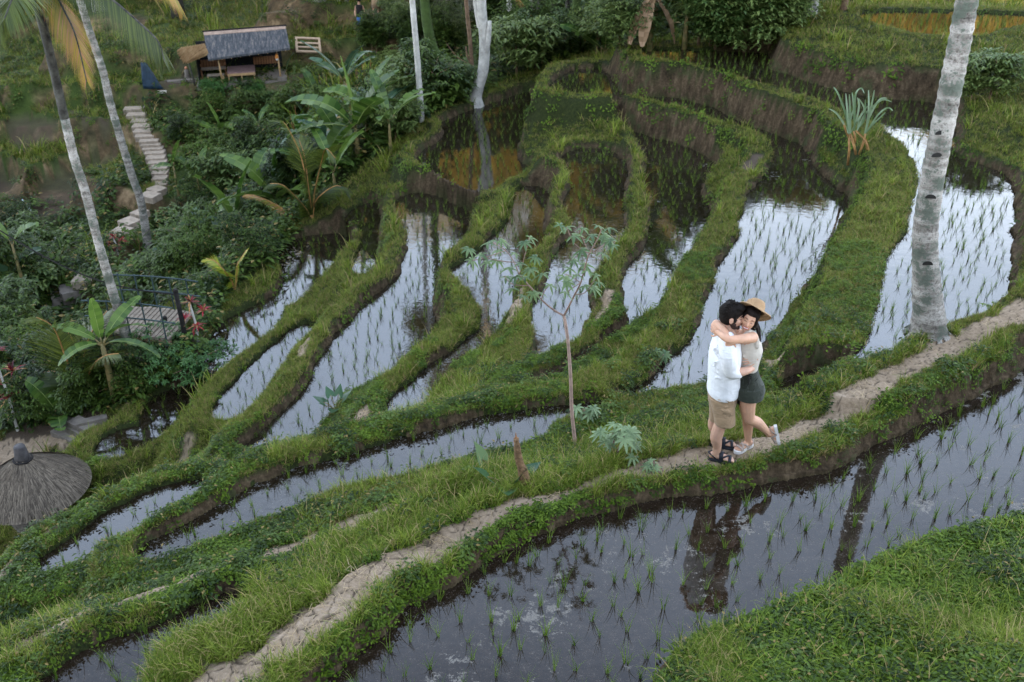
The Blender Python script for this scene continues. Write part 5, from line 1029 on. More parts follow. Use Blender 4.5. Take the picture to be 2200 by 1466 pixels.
b = hit(348, 200); o = MB(); o.box((0, 0, 0), (.42, .16, .1)); o = o.build('pale_block', simple('pale_block', (.5, .45, .38), .7)); o.location = b + Vector((0, 0, .05)); o.rotation_euler = (0, 0, .15); tag(o, 'small pale block lying on the path left of the hut', 'block')
b = hit(326, 188); o = MB(); n = 8
vv = [(x * .5, -y * .18 + .1 * math.sin(x * 5 + y * 3), 1.15 * (1 - y) - .05) for y in np.linspace(0, 1, n) for x in np.linspace(-.4 - .0, .4, n) * (.25 + .75 * y)] 
vv = [((i % n) / (n - 1) * (.25 + .65 * (i // n) / (n - 1)) - .3, -.25 * (i // n) / (n - 1) + .03 * math.sin(i * 1.7), 1.1 * (1 - (i // n) / (n - 1))) for i in range(n * n)]
o = mesh_obj('blue_tarpaulin', vv, [(r * n + c, r * n + c + 1, (r + 1) * n + c + 1, (r + 1) * n + c) for r in range(n - 1) for c in range(n - 1)], simple('blue_tarp', (.010, .026, .045), .5, .4, 6), None, True); o.modifiers.new('thickness', 'SOLIDIFY').thickness = .01
o.location = b; tag(o, 'dark blue tarpaulin draped over the earth bank left of the hut', 'tarpaulin')
b = hit(664, 118) + Vector((0, 0, .45)); fr_ = tag(empty('wooden_frame', b), 'pale wooden frame with slats lying tilted on the bank right of the hut', 'frame'); ro = Euler((.55, .1, .25)).to_matrix()
for c, s in (((0, .42, 0), (1.15, .1, .08)), ((0, -.42, 0), (1.15, .1, .08)), ((.53, 0, 0), (.1, .8, .08)), ((-.53, 0, 0), (.1, .8, .08)), ((0, .12, 0), (.98, .09, .05)), ((0, -.14, 0), (.98, .09, .05))):
    mb = MB(); mb.box(ro @ Vector(c), s, ro); mb.build('rail' if abs(c[1]) > .3 else 'slat', simple('pale_timber', (.42, .30, .2), .7, .2), fr_)

# ---------------------------------------------------------------- single plants and a stump by the near path
def palmate(mb, c, nrm, size, n=6, spread=4.4, droop=.5):
    nrm = Vector(nrm).normalized(); a0 = U(0, 6.28); t = nrm.orthogonal().normalized(); b = nrm.cross(t)
    for i in range(n):
        a = a0 + (i - (n - 1) / 2) * spread / (n - 1); d = (t * math.cos(a) + b * math.sin(a)); leaf(mb, c, d + nrm * .12, nrm, size * (1 - .25 * abs(i - (n - 1) / 2) / (n / 2)) * U(.9, 1.05), size * .27, seg=4, droop=droop, fold=.3)
random.seed(31)
cb = hit(1232, 962); Yc = cb.y; cas = tag(empty('cassava_tree', cb), 'slender forked cassava sapling with palmate leaves standing by the path left of the couple', 'sapling')
def cq_(x, y, dy=0): return atY(1000 + x / 2.765, 470 + y / 2.765, Yc + dy) - cb
mb = MB(); mb.tube(catmull([Vector((0, 0, -.1)), cq_(650, 1330), cq_(632, 1150), cq_(625, 950), cq_(612, 760), cq_(597, 640), cq_(585, 577)], 6, False), list(np.linspace(.022, .014, 37)), 8); mb.build('trunk', simple('cassava_bark', (.34, .23, .18), .8, .3, 18, .4, 60), cas, True)
M_CB = simple('cassava_branch', (.20, .13, .10), .7, .3, 14)
br = [[(585, 577), (520, 540), (450, 480), (380, 400), (320, 330), (290, 260), (240, 190), (160, 140)], [(585, 577), (610, 530), (650, 450), (685, 380), (715, 270), (735, 210), (780, 130), (810, 60)], [(450, 480), (470, 430), (500, 395)], [(320, 330), (350, 230), (380, 110)], [(290, 260), (200, 250), (90, 225)], [(685, 380), (640, 410), (600, 440)], [(685, 380), (620, 340), (590, 330)], [(735, 210), (650, 150), (600, 50)], [(735, 210), (820, 160), (870, 130)], [(650, 450), (710, 440), (770, 360)], [(380, 400), (280, 390), (230, 340)], [(240, 190), (120, 230), (40, 250)], [(735, 210), (690, 100), (680, 40)]]
for i, b_ in enumerate(br):
    pp = [cq_(x, y, .05 * k * (-1) ** i) for k, (x, y) in enumerate(b_)]; w0 = .011 if i < 2 else .005; mb = MB(); mb.tube(catmull(pp, 4, False), list(np.linspace(w0, .004, (len(pp) - 1) * 4 + 1)), 6); mb.build('branch', M_CB, cas, True)
cl = [(90,220),(130,150),(165,130),(210,130),(350,140),(385,115),(40,250),(255,300),(240,350),(130,260),(185,250),(300,345),(385,300),(350,350),(400,440),(440,440),(500,395),(590,350),(590,440),(600,385),(660,340),(700,280),(640,250),(690,190),(730,130),(790,45),(820,100),(860,130),(880,160),(750,100),(600,55),(645,100),(725,310),(790,380),(780,340),(345,460),(20,180),(300,210),(330,270),(420,230),(560,40),(700,60),(850,60),(820,210),(620,300),(710,400),(760,410),(280,420),(460,330),(200,190)]
for x, y in cl:
    mb = MB(); c = cq_(x, y, U(-.22, .22)); palmate(mb, c, (U(-.5, .5), U(-.5, .2), 1), U(.085, .125), random.choice([5, 6, 7])); mb.build('leaf', M_CASS, cas)
def cassava_bush(px, py, R_, n, label, mat, size=(.14, .2)):
    b = hit(px, py); r_ = tag(empty('cassava_shrub', b), label, 'shrub')
    for k in range(max(2, n // 6)):
        a = U(0, 6.28); mb = MB(); mb.tube([(0, 0, 0), (math.cos(a) * R_ * .4, math.sin(a) * R_ * .3, R_ * 1.2)], [.012, .007], 5); mb.build('stem', M_CB, r_)
    for k in range(n):
        a = U(0, 6.28); q = math.sqrt(U(0, 1)) * R_; mb = MB(); palmate(mb, (math.cos(a) * q, math.sin(a) * q * .7, R_ * U(.35, 1.5)), (math.cos(a) * .4, math.sin(a) * .4 - .4, 1), U(*size), 7, 4.8, .35); mb.build('leaf', mat, r_)
cassava_bush(1322, 985, .23, 20, 'pale silvery palmate shrub in the long grass between sapling and couple', M_CASSP, (.085, .125))
cassava_bush(1255, 900, .12, 5, 'small pale palmate seedling over the channel behind the sapling', M_CASSP, (.1, .14))
cassava_bush(1405, 1010, .08, 4, 'tiny pale palmate seedling low in the grass left of the couple', M_CASSP, (.07, .1)); cassava_bush(1425, 780, .12, 6, 'small palmate seedling on the bund behind the couple', M_CASS, (.1, .13))
sb = hit(1130, 1048); st_ = tag(empty('tree_stump', sb), 'thin broken brown stump with a jagged top in the grass by the path', 'stump')
def sq_(x, y): return atY(x, y, sb.y) - sb
mb = MB(); pp = catmull([Vector((0, 0, -.1)), sq_(1128, 1040), sq_(1122, 1010), sq_(1114, 985), sq_(1111, 960), sq_(1109, 942)], 5, False); mb.tube(pp, [ (.062 - .042 * i / len(pp)) * U(.85, 1.15) for i in range(len(pp))], 9); mb.build('trunk', simple('stump_bark', (.17, .10, .05), .9, .5, 20, .9, 50), st_, True)
mb = MB(); mb.tube([sq_(1109, 944), sq_(1108, 930)], [.014, .003], 5); mb.tube([sq_(1106, 950), sq_(1104, 941)], [.012, .002], 5); mb.build('splinter', M_WOODO, st_)
# sugar cane on the big bund
random.seed(8)
gb = hit(1840, 345); gr = tag(empty('sugar_cane', gb), 'spiky clump of sugar cane with arching pale leaves on the big curved bund', 'sugar cane')
def gq(x, y, dy=0): return atY(1700 + x / 4.4, 160 + y / 4.4, gb.y + dy) - gb
for (x0, y0, x1, y1) in ((535, 860, 545, 570), (640, 760, 700, 560), (610, 760, 560, 560), (725, 740, 695, 620), (600, 650, 590, 540)):
    mb = MB(); mb.tube([gq(x0, y0), gq((x0 + x1) / 2 + 8, (y0 + y1) / 2), gq(x1, y1)], [.022, .02, .016], 6); mb.build('cane', M_CANE, gr, True)
for k, l in enumerate([[(540,560),(520,400),(450,200),(400,120)],[(550,560),(530,350),(515,180)],[(560,560),(555,350),(548,190)],[(600,540),(600,330),(610,180),(660,130),(690,180)],[(600,540),(590,300),(575,170)],[(620,540),(680,400),(740,330),(860,240),(950,260)],[(700,560),(730,350),(730,150)],[(700,560),(750,330),(785,150)],[(700,560),(760,480),(890,360)],[(620,540),(650,400),(720,300)],[(540,560),(480,440),(420,360),(355,325)],[(690,560),(740,400),(830,240),(905,225)],[(700,560),(820,380),(910,315),(960,345)],[(560,560),(620,440),(690,330),(640,230)],[(540,560),(560,420),(600,300)],[(700,620),(620,540),(600,530)],[(540,600),(500,480),(510,460)],[(700,600),(730,700),(725,760)],[(560,600),(600,700),(610,760)],[(600,500),(640,300),(625,220)],[(620,520),(690,420),(700,240)]]):
    cs = catmull([gq(x, y, U(-.12, .12)) for x, y in l], 4, False); mb = MB(); n = len(cs); v = []
    for i, c in enumerate(cs):
        w = .017 * (math.sin(PI * min(1, i / n * .9 + .12)) ** .7); dd = (cs[min(i + 1, n - 1)] - cs[max(i - 1, 0)]).normalized(); s = dd.cross(Vector((0, 1, 0))).normalized(); v += [c - s * w + Vector((0, -w * .4, 0)), c, c + s * w + Vector((0, -w * .4, 0))]
    mb.add(v, [(3 * i + a, 3 * i + a + 1, 3 * i + a + 4, 3 * i + a + 3) for i in range(n - 1) for a in (0, 1)]); mb.build('leaf', M_CANE if k in (15, 16, 17, 18) else M_CANEL, gr)
# little stream spouting at the old terrace on the left
b = hit(70, 462); o = MB(); o.tube([b + Vector((-.35, .2, .55)), b + Vector((-.15, .05, .45)), b + Vector((0, 0, .02))], [.02, .03, .05], 6); m_w = simple('falling_water', (.45, .5, .52), .2, .1); o = o.build('waterfall', m_w); tag(o, 'thin spout of water falling into the old terrace on the left', 'waterfall')
# fallen bits on the near path
for px, py, a, c_ in ((1125, 1133, .45, M_DEADLEAF), (990, 1262, -.4, M_STRAW), (640, 1395, 1.2, M_STRAW)):
    b = hit(px, py, .02); o = MB(); o.tube([b + Vector((-math.cos(a) * .12, -math.sin(a) * .12, .01)), b, b + Vector((math.cos(a) * .12, math.sin(a) * .12, .015))], [.002, .005, .002], 4)
    tag(o.build('dry_stalk', c_), {1125: 'dry orange stalk lying across the cracked path in mid picture', 990: 'dry stalk hanging over the pond edge below the path', 640: 'pale dry stalk on the cracked path near the bottom edge'}[px], 'stalk')

# ---------------------------------------------------------------- the couple on the path
bpy.context.view_layer.update()
def loft(mb, secs, n=20, m=0, cap=True):
    """secs: (centre, half axis a, half axis b)"""
    k = len(mb.v)
    for c, a, b in secs:
        c, a, b = Vector(c), Vector(a), Vector(b); mb.v += [tuple(c + a * math.cos(t * 2 * PI / n) + b * math.sin(t * 2 * PI / n)) for t in range(n)]
    for i in range(len(secs) - 1): 
        for t in range(n): mb.f.append((k + i * n + t, k + i * n + (t + 1) % n, k + (i + 1) * n + (t + 1) % n, k + (i + 1) * n + t)); mb.m.append(m)
    if cap:
        mb.f.append(tuple(k + t for t in range(n))[::-1]); mb.f.append(tuple(k + (len(secs) - 1) * n + t for t in range(n))); mb.m += [m, m]
def ellip(mb, c, ax, r, n=14, m=0):
    c = Vector(c); a, b, d = [Vector(x) for x in ax]; secs = []
    for i in range(n):
        t = PI * (i + .02) / (n - 1 + .04); secs.append((c + d * r[2] * -math.cos(t), a * max(.0005, r[0] * math.sin(t)), b * max(.0005, r[1] * math.sin(t))))
    loft(mb, secs, 16, m)
def limb(mb, pts, rad, n=14):
    cs = catmull(pts, 5, False); L_ = len(cs); rr = np.interp(np.linspace(0, 1, L_), np.linspace(0, 1, len(rad)), rad); mb.tube(cs, list(rr), n); ellip(mb, cs[0], ((1,0,0),(0,1,0),(0,0,1)), (rr[0] * .97,) * 3, 8); ellip(mb, cs[-1], ((1,0,0),(0,1,0),(0,0,1)), (rr[-1] * .97,) * 3, 8)
def remeshed(mb, name, mat, parent, vox=.006, smooth=4, fac=.5):
    o = mb.build('tmp', mat, None); m1 = o.modifiers.new('r', 'REMESH'); m1.mode = 'VOXEL'; m1.voxel_size = vox; m2 = o.modifiers.new('s', 'SMOOTH'); m2.iterations = smooth; m2.factor = fac
    bpy.context.view_layer.update(); dg = bpy.context.evaluated_depsgraph_get(); me_ = bpy.data.meshes.new_from_object(o.evaluated_get(dg)); bpy.data.objects.remove(o)
    me_.name = name; me_.polygons.foreach_set('use_smooth', [True] * len(me_.polygons)); 
    if not me_.materials: me_.materials.append(mat)
    r_ = bpy.data.objects.new(name, me_); COL.objects.link(r_); r_.parent = parent; return r_
def skin_mat(name, c):
    m, nt = mat_new(name); T = NT(nt); tc = T.n('ShaderNodeTexCoord').outputs['Object']; a = T.noise(14, 4, .6, tc)
    col = T.ramp(a, [(.3, tuple(x * .86 for x in c)), (.7, tuple(min(1, x * 1.1) for x in c))])
    T.out(T.n('ShaderNodeBsdfPrincipled', {'Base Color': col, 'Roughness': .5, 'Specular IOR Level': .35, 'Subsurface Weight': .12, 'Subsurface Radius': (.02, .008, .004), 'Subsurface Scale': .5}).outputs[0]); return m
def cloth_mat(name, c, var=.08, bump=.5, scale=9, fine=0):
    m, nt = mat_new(name); T = NT(nt); tc = T.n('ShaderNodeTexCoord').outputs['Object']; mp_ = T.n('ShaderNodeMapping', {0: tc, 'Scale': (1, 1, 2.2), 'Rotation': (0, .4, 0)}).outputs[0]
    w = T.noise(scale, 3, .5, mp_, dist=1.2); f = T.noise(160, 2, .5, tc); col = T.ramp(T.math('ADD', T.math('MULTIPLY', w, 1 - fine), T.math('MULTIPLY', f, fine)), [(.3, tuple(x * (1 - var) for x in c)), (.7, tuple(min(1, x * (1 + var)) for x in c))])
    bp = T.n('ShaderNodeBump', {'Strength': bump, 'Distance': .03, 'Height': w}); T.out(T.n('ShaderNodeBsdfPrincipled', {'Base Color': col, 'Roughness': .85, 'Specular IOR Level': .2, 'Normal': bp.outputs[0], 'Sheen Weight': .15}).outputs[0]); return m
SK_M = skin_mat('man_skin', (.50, .29, .20)); SK_W = skin_mat('woman_skin', (.55, .31, .20))
M_HAIRM = simple('man_hair', (.008, .0055, .004), .6, .5, 40, .8, 90, spec=.12); M_HAIRW = simple('woman_hair', (.010, .006, .004), .55, .5, 30, .7, 80, spec=.15); M_BEARD = simple('beard', (.045, .025, .018), .8, .4, 60)
M_SHIRT = cloth_mat('white_shirt', (.72, .71, .71), .02, .4); M_TAN = cloth_mat('tan_cotton', (.30, .20, .115), .12, .5); M_OLIVE = cloth_mat('dark_olive_cloth', (.028, .032, .022), .25, .5); M_TANK = cloth_mat('cream_knit', (.50, .44, .37), .1, .4, 8, .4)
M_STRAWH = simple('straw_hat', (.36, .22, .11), .8, .15, 60, .5, 120); M_SOLEB = simple('black_sandal', (.012, .014, .02), .55, .3, 20); M_SOLEW = simple('white_sole', (.6, .57, .54), .6, .1, 20); M_STRAPB = simple('beige_strap', (.36, .28, .23), .7, .1, 20)
M_LIP = simple('lips', (.42, .12, .10), .4, .1); M_TEETH = simple('teeth', (.75, .72, .68), .3, .02); M_NAIL = simple('nail', (.45, .12, .14), .35, .1); M_LINE = simple('lash', (.02, .012, .01), .7); M_GOLD = simple('earring', (.6, .5, .3), .3)
fm = hit(1545, 992); YM = fm.y + .12
def A_(x, y, dy=0.): return atY(1470 + x / 6.98, 620 + y / 6.98, YM + dy)
def B_(x, y, dy=0.): return atY(1470 + x / 6.372, 800 + y / 6.372, YM + dy)
X, Y_, Z_ = Vector((1, 0, 0)), Vector((0, 1, 0)), Vector((0, 0, 1))
def frame(f, u):
    f = Vector(f).normalized(); u = Vector(u); s = u.cross(f).normalized(); u = f.cross(s).normalized(); return f, s, u
def head(mb, c, f, s, u, k=1.):
    q = lambda a, b, d: c + (f * a + s * b + u * d) * k; ax = (f, s, u); r = lambda *t: tuple(x * k for x in t)
    ellip(mb, q(-.012, 0, .028), ax, r(.098, .077, .092)); ellip(mb, q(.030, 0, -.030), ax, r(.062, .062, .080)); ellip(mb, q(.034, 0, -.074), ax, r(.050, .050, .042)); ellip(mb, q(.072, 0, -.100), ax, r(.018, .021, .016))
    mb.tube([q(.082, 0, .012), q(.098, 0, -.012), q(.112, 0, -.034)], [.008 * k, .010 * k, .012 * k], 8); ellip(mb, q(.102, 0, -.038), ax, r(.014, .016, .009)); ellip(mb, q(.072, 0, .024), ax, r(.018, .050, .010))
    for g in (-1, 1): ellip(mb, q(.060, g * .036, -.026), ax, r(.024, .022, .022)); ellip(mb, q(-.004, g * .078, -.014), ax, r(.020, .009, .032), 9)
    ellip(mb, q(.090, 0, -.062), ax, r(.010, .024, .007), 8); ellip(mb, q(.088, 0, -.075), ax, r(.010, .020, .008), 8)
    return q
def fingers(mb, palm, d, nrm, side, L_, curl, r0=.0085, spread=.16, thumb=1):
    """four bent fingers and a thumb from a palm centre"""
    d, nrm, side = Vector(d).normalized(), Vector(nrm).normalized(), Vector(side).normalized(); ellip(mb, palm, (side, nrm, d), (.037, .014, .045), 9)
    tips = []
    for i, ln in enumerate((.88, 1.0, .95, .74)):
        off = (i - 1.5) * .019; b = palm + side * off + d * .032; dd = (d + side * (i - 1.5) * spread).normalized(); pts = [palm + side * off * .6, b]
        p = b; a = dd
        for j, seg in enumerate((.42, .32, .26)): a = (a * math.cos(curl[j]) - nrm * math.sin(curl[j])).normalized(); p = p + a * L_ * ln * seg; pts.append(p)
        mb.tube(pts, [r0 * 1.15, r0 * 1.05, r0, r0 * .92, r0 * .72], 8); ellip(mb, pts[-1], (side, nrm, d), (r0 * .75,) * 3, 6); tips.append((p, a))
    t0 = palm - side * thumb * .03 - d * .015; t1 = t0 + (-side * thumb * .7 + d * .7).normalized() * .035; t2 = t1 + (-side * thumb * .35 + d * .95 - nrm * .2).normalized() * .03
    mb.tube([palm - d * .02, t0, t1, t2], [.012, .011, .010, .0075], 8); ellip(mb, t2, (side, nrm, d), (.0076,) * 3, 6); return tips
# ---- the man
man = tag(empty('person', fm), 'dark-haired bearded man in a white shirt and tan shorts kissing the woman', 'person'); org = Vector(man.location)
mb = MB(); hm = A_(720, 418); f, s, u = frame((1, -.22, -.10), (.16, .0, 1)); qh = head(mb, hm, f, s, u, 1.0)
neck = A_(690, 640); loft(mb, [(qh(-.03, 0, -.05), f * .062, s * .056), (qh(-.035, 0, -.09), f * .060, s * .056), (neck, X * .062, Y_ * .060), (neck - Z_ * .06, X * .08, Y_ * .12)])
ST = [(A_(650, 735), .085, .19), (A_(630, 860), .125, .205), (A_(610, 1000), .135, .20), (A_(600, 1180), .13, .18), (B_(545, 130), .135, .175), (B_(535, 250), .14, .18), (B_(530, 370), .13, .175)]
loft(mb, [(c, X * a * .9, Y_ * b * .9) for c, a, b in ST])
# right (near) arm round her waist, left arm round her back
sR = A_(650, 790, -.17); eR = A_(700, 1255, -.20); wR = A_(985, 1215, -.12); limb(mb, [sR, A_(668, 1000, -.22), eR], [.060, .055, .045]); limb(mb, [eR, A_(850, 1255, -.18), wR, A_(1050, 1185, .0)], [.045, .045, .033, .028])
sL = A_(640, 780, .17); eL = A_(930, 960, .30); limb(mb, [sL, A_(800, 900, .28), eL, A_(1050, 1010, .18), A_(1085, 1040, .05)], [.058, .05, .042, .036, .026])
fingers(mb, A_(1052, 1062, -.10), (-1, -.25, -.05), (.0, -1, .1), (0, .1, 1), .085, (.15, .12, .1), thumb=1)
fingers(mb, A_(1065, 1170, .09), (.6, .5, .3), (1, -.2, 0), (0, 0, 1), .08, (.3, .3, .3))
# legs
kR, aR = B_(505, 690, -.13), Vector((B_(398, 1130).x, fm.y + .02, fm.z + .09)); hR = B_(520, 330, -.08)
limb(mb, [hR, B_(520, 520, -.11), kR], [.095, .083, .062]); limb(mb, [kR, B_(440, 850, -.13).lerp(aR, .12), aR.lerp(kR, .22), aR], [.062, .062, .043, .037])
fL = hit(1557, 962); kL, aL = B_(420, 640, .12), Vector((B_(490, 960).x, fL.y + .02, fL.z + .09)); hL = B_(510, 330, .09)
limb(mb, [hL, B_(470, 500, .11), kL], [.095, .083, .062]); limb(mb, [kL, kL.lerp(aL, .35) - X * .02, kL.lerp(aL, .8), aL], [.062, .060, .043, .037])
def foot(mb, ank, gz, toe, k=1.):
    """foot from ankle to toe on the ground with five toes"""
    a2 = Vector((ank.x, ank.y, gz)); d = Vector((toe.x - ank.x, toe.y - ank.y, 0)).normalized(); sd = Vector((-d.y, d.x, 0)); q = lambda x, y, z: a2 + (d * x + sd * y + Z_ * z) * k
    loft(mb, [(q(-.065, 0, .030), sd * .022 * k, Z_ * .022 * k), (q(-.05, 0, .034), sd * .032 * k, Z_ * .032 * k), (q(0, 0, .045), sd * .034 * k, Z_ * .043 * k), (q(.05, 0, .040), sd * .038 * k, Z_ * .036 * k), (q(.10, 0, .030), sd * .043 * k, Z_ * .024 * k), (q(.145, 0, .024), sd * .044 * k, Z_ * .016 * k)], 14)
    limb(mb, [ank, q(.0, 0, .05)], [.037 * k, .036 * k])
    for i, (y, l) in enumerate(((-.030, .185), (-.011, .188), (.006, .180), (.022, .170), (.036, .158))): mb.tube([q(.12, y * .9, .026), q(l - .02, y, .026), q(l, y, .020)], [.012 * k, (.011 if i else .013) * k, .008 * k], 7)
    return q, d, sd
tR, tL = fm + Vector((.20, -.06, 0)), fL + Vector((.2, -.03, 0)); qR = foot(mb, aR, fm.z + .025, tR); qL = foot(mb, aL, fL.z + .025, tL)
mb.v = [tuple(Vector(p) - org) for p in mb.v]; body = remeshed(mb, 'body', SK_M, man, .0052, 5, .45)
def child(mb, name, mat, par, o_=None, smooth=True): mb.v = [tuple(Vector(p) - o_) for p in mb.v]; return mb.build(name, mat, par, smooth)
# shirt
mb = MB(); ST2 = [(A_(668, 668), .062, .085), (A_(655, 715), .10, .17), (A_(636, 790), .125, .215), (A_(625, 900), .142, .228), (A_(612, 1010), .152, .222), (A_(600, 1180), .150, .205), (B_(545, 130), .155, .20), (B_(535, 200), .155, .205), (B_(530, 262), .150, .205)]
loft(mb, [(c, X * a, Y_ * b) for c, a, b in ST2], 28)
limb(mb, [A_(640, 775, -.16), A_(662, 1000, -.22), A_(690, 1200, -.205), A_(722, 1262, -.195)], [.082, .080, .070, .062]); limb(mb, [A_(722, 1262, -.195), A_(800, 1270, -.18)], [.062, .058]); limb(mb, [A_(640, 770, .16), A_(800, 890, .28), A_(900, 945, .30)], [.082, .068, .056])
limb(mb, [A_(775, 1225, -.185), A_(800, 1290, -.185)], [.040, .040])
rn = random.Random(4)
for i in range(26):  # cloth folds
    x, y = rn.uniform(470, 720), rn.uniform(820, 1400); c = A_(x, y, -.19 + .05 * abs(x - 600) / 120); d = Vector((rn.uniform(.3, 1), rn.uniform(-.1, .1), rn.uniform(-.6, .25))).normalized() * rn.uniform(.04, .09); mb.tube([c - d, c, c + d], [.003, .012, .003], 6)
mb.v = [tuple(Vector(p) - org) for p in mb.v]; shirt = remeshed(mb, 'shirt', M_SHIRT, man, .008, 5, .5)
mb = MB(); 
for g in (-1, 1): mb.add([qh(-.05, g * .02, -.125), qh(.035, g * .055, -.140), qh(.07, g * .03, -.185), qh(.02, g * .075, -.175), qh(-.06, g * .07, -.15)], [(0, 1, 2, 3, 4)])
o = child(mb, 'collar', M_SHIRT, man, org); o.modifiers.new('t', 'SOLIDIFY').thickness = .006
# shorts
mb = MB(); loft(mb, [(B_(528, 225), X * .135, Y_ * .185), (B_(524, 330), X * .140, Y_ * .190), (B_(520, 400), X * .135, Y_ * .185)], 24)
loft(mb, [(B_(520, 340, -.08), X * .125, Y_ * .10), (B_(535, 480, -.10), X * .112, Y_ * .100), (B_(550, 600, -.12), X * .105, Y_ * .096), (B_(556, 705, -.13), X * .100, Y_ * .092)], 22); loft(mb, [(B_(500, 340, .09), X * .12, Y_ * .10), (B_(488, 480, .10), X * .105, Y_ * .098), (B_(470, 590, .11), X * .092, Y_ * .092), (B_(462, 640, .12), X * .09, Y_ * .09)], 22)
for i in range(12): x, y = rn.uniform(430, 660), rn.uniform(380, 690); c = B_(x, y, -.205); d = Vector((rn.uniform(.3, 1), 0, rn.uniform(-.3, .3))).normalized() * .05; mb.tube([c - d, c, c + d], [.002, .008, .002], 5)
mb.v = [tuple(Vector(p) - org) for p in mb.v]; remeshed(mb, 'shorts', M_TAN, man, .008, 4, .5)
mb = MB(); mb.tube([B_(525, 285, -.185), B_(600, 360, -.19), B_(665, 290, -.16)], .004, 5); child(mb, 'pocket_seam', M_TAN, man, org)
# hair and beard
mb = MB(); ellip(mb, qh(-.022, 0, .045), (f, s, u), (.108, .086, .096)); ellip(mb, qh(-.055, 0, .0), (f, s, u), (.066, .080, .085)); ellip(mb, qh(.035, 0, .105), (f, s, u), (.070, .062, .030)); ellip(mb, qh(-.035, 0, -.05), (f, s, u), (.055, .064, .05))
for i in range(150):
    a, b = rn.uniform(-1.5, 1.5), rn.uniform(-.2, 1.35); p = qh(-.02 + .105 * math.cos(a * 1.9) * math.cos(b), .086 * math.sin(a) * math.cos(b), .045 + .097 * math.sin(b)); d = (f * rn.uniform(-.2, .9) + u * rn.uniform(.1, .5) + s * rn.uniform(-.4, .4)).normalized() * rn.uniform(.018, .04) * (.5 + b * .6); mb.tube([p - d * .4, p + d * .3, p + d], [.006, .005, .001], 4)
for g in (-1, 1): ellip(mb, qh(.03, g * .072, .0), (f, s, u), (.016, .008, .03))
mb.v = [tuple(Vector(p) - org) for p in mb.v]; remeshed(mb, 'hair', M_HAIRM, man, .0045, 2, .3)
mb = MB(); ellip(mb, qh(.036, 0, -.082), (f, s, u), (.053, .0535, .040)); ellip(mb, qh(.072, 0, -.104), (f, s, u), (.021, .024, .018)); 
for g in (-1, 1): ellip(mb, qh(.022, g * .050, -.055), (f, s, u), (.030, .016, .032))
ellip(mb, qh(.092, 0, -.053), (f, s, u), (.009, .026, .005), 7); child(mb, 'beard', M_BEARD, man, org)
mb = MB()
for g in (-1, 1): mb.tube([qh(.088, g * .014, .027), qh(.087, g * .032, .033), qh(.070, g * .052, .026)], [.004, .005, .002], 5)
child(mb, 'eyebrows', M_HAIRM, man, org); mb = MB()
for g in (-1, 1): mb.tube([qh(.083, g * .018, .002), qh(.085, g * .030, -.003), qh(.073, g * .046, .003)], [.0015, .0024, .0012], 5)
child(mb, 'eyelashes', M_LINE, man, org)
def sandal(par, o_, q, mat, solem, k=1., cross=False, th=.02):
    N = 22; prof = [(-.078, .0), (-.07, .025), (-.03, .036), (.03, .034), (.08, .046), (.13, .052), (.17, .045), (.197, .022), (.203, 0)]; rim = [(x, w) for x, w in prof] + [(x, -w) for x, w in prof[1:-1]][::-1]; N = len(rim); mb = MB()
    mb.add([q(x, y, -.02) for x, y in rim] + [q(x * 1.01, y * 1.03, th - .018) for x, y in rim] + [q(x * .97, y * .95, th - .012) for x, y in rim], [tuple(range(N))[::-1], tuple(range(2 * N, 3 * N))] + [(i + r * N, (i + 1) % N + r * N, (i + 1) % N + (r + 1) * N, i + (r + 1) * N) for i in range(N) for r in (0, 1)]); child(mb, 'sole', solem, par, o_, False)
    def strap(pts, w):
        cs = catmull(pts, 4, False); mb = MB(); n = len(cs); v = []
        for i, c in enumerate(cs): v += [q(c[0] - w, c[1], c[2]), q(c[0] + w, c[1], c[2]), q(c[0] + w, c[1] * 1.04, c[2] + .006), q(c[0] - w, c[1] * 1.04, c[2] + .006)]
        mb.add(v, [(4 * i + a, 4 * i + (a + 1) % 4, 4 * i + 4 + (a + 1) % 4, 4 * i + 4 + a) for i in range(n - 1) for a in range(4)]); return child(mb, 'strap', mat, par, o_)
    strap([(.145, -.05, 0), (.14, -.043, .035), (.14, 0, .049), (.135, .043, .035), (.13, .05, 0)], .014)
    if cross: strap([(.05, -.042, 0), (.07, -.036, .05), (.09, 0, .062), (.11, .038, .04), (.13, .05, 0)], .013); strap([(.13, -.05, 0), (.11, -.038, .04), (.09, 0, .064), (.06, .036, .055), (.03, .04, 0)], .013)
    else: strap([(.06, -.044, 0), (.055, -.038, .06), (.055, 0, .084), (.06, .038, .06), (.06, .044, 0)], .02); strap([(.06, -.04, .03), (.10, -.02, .058), (.135, .03, .045)], .013)
    strap([(.02, -.038, .01), (-.03, -.04, .05), (-.072, 0, .06), (-.03, .04, .05), (.02, .038, .01)], .008)
sandal(man, org, qR[0], M_SOLEB, M_SOLEB); sandal(man, org, qL[0], M_SOLEB, M_SOLEB)

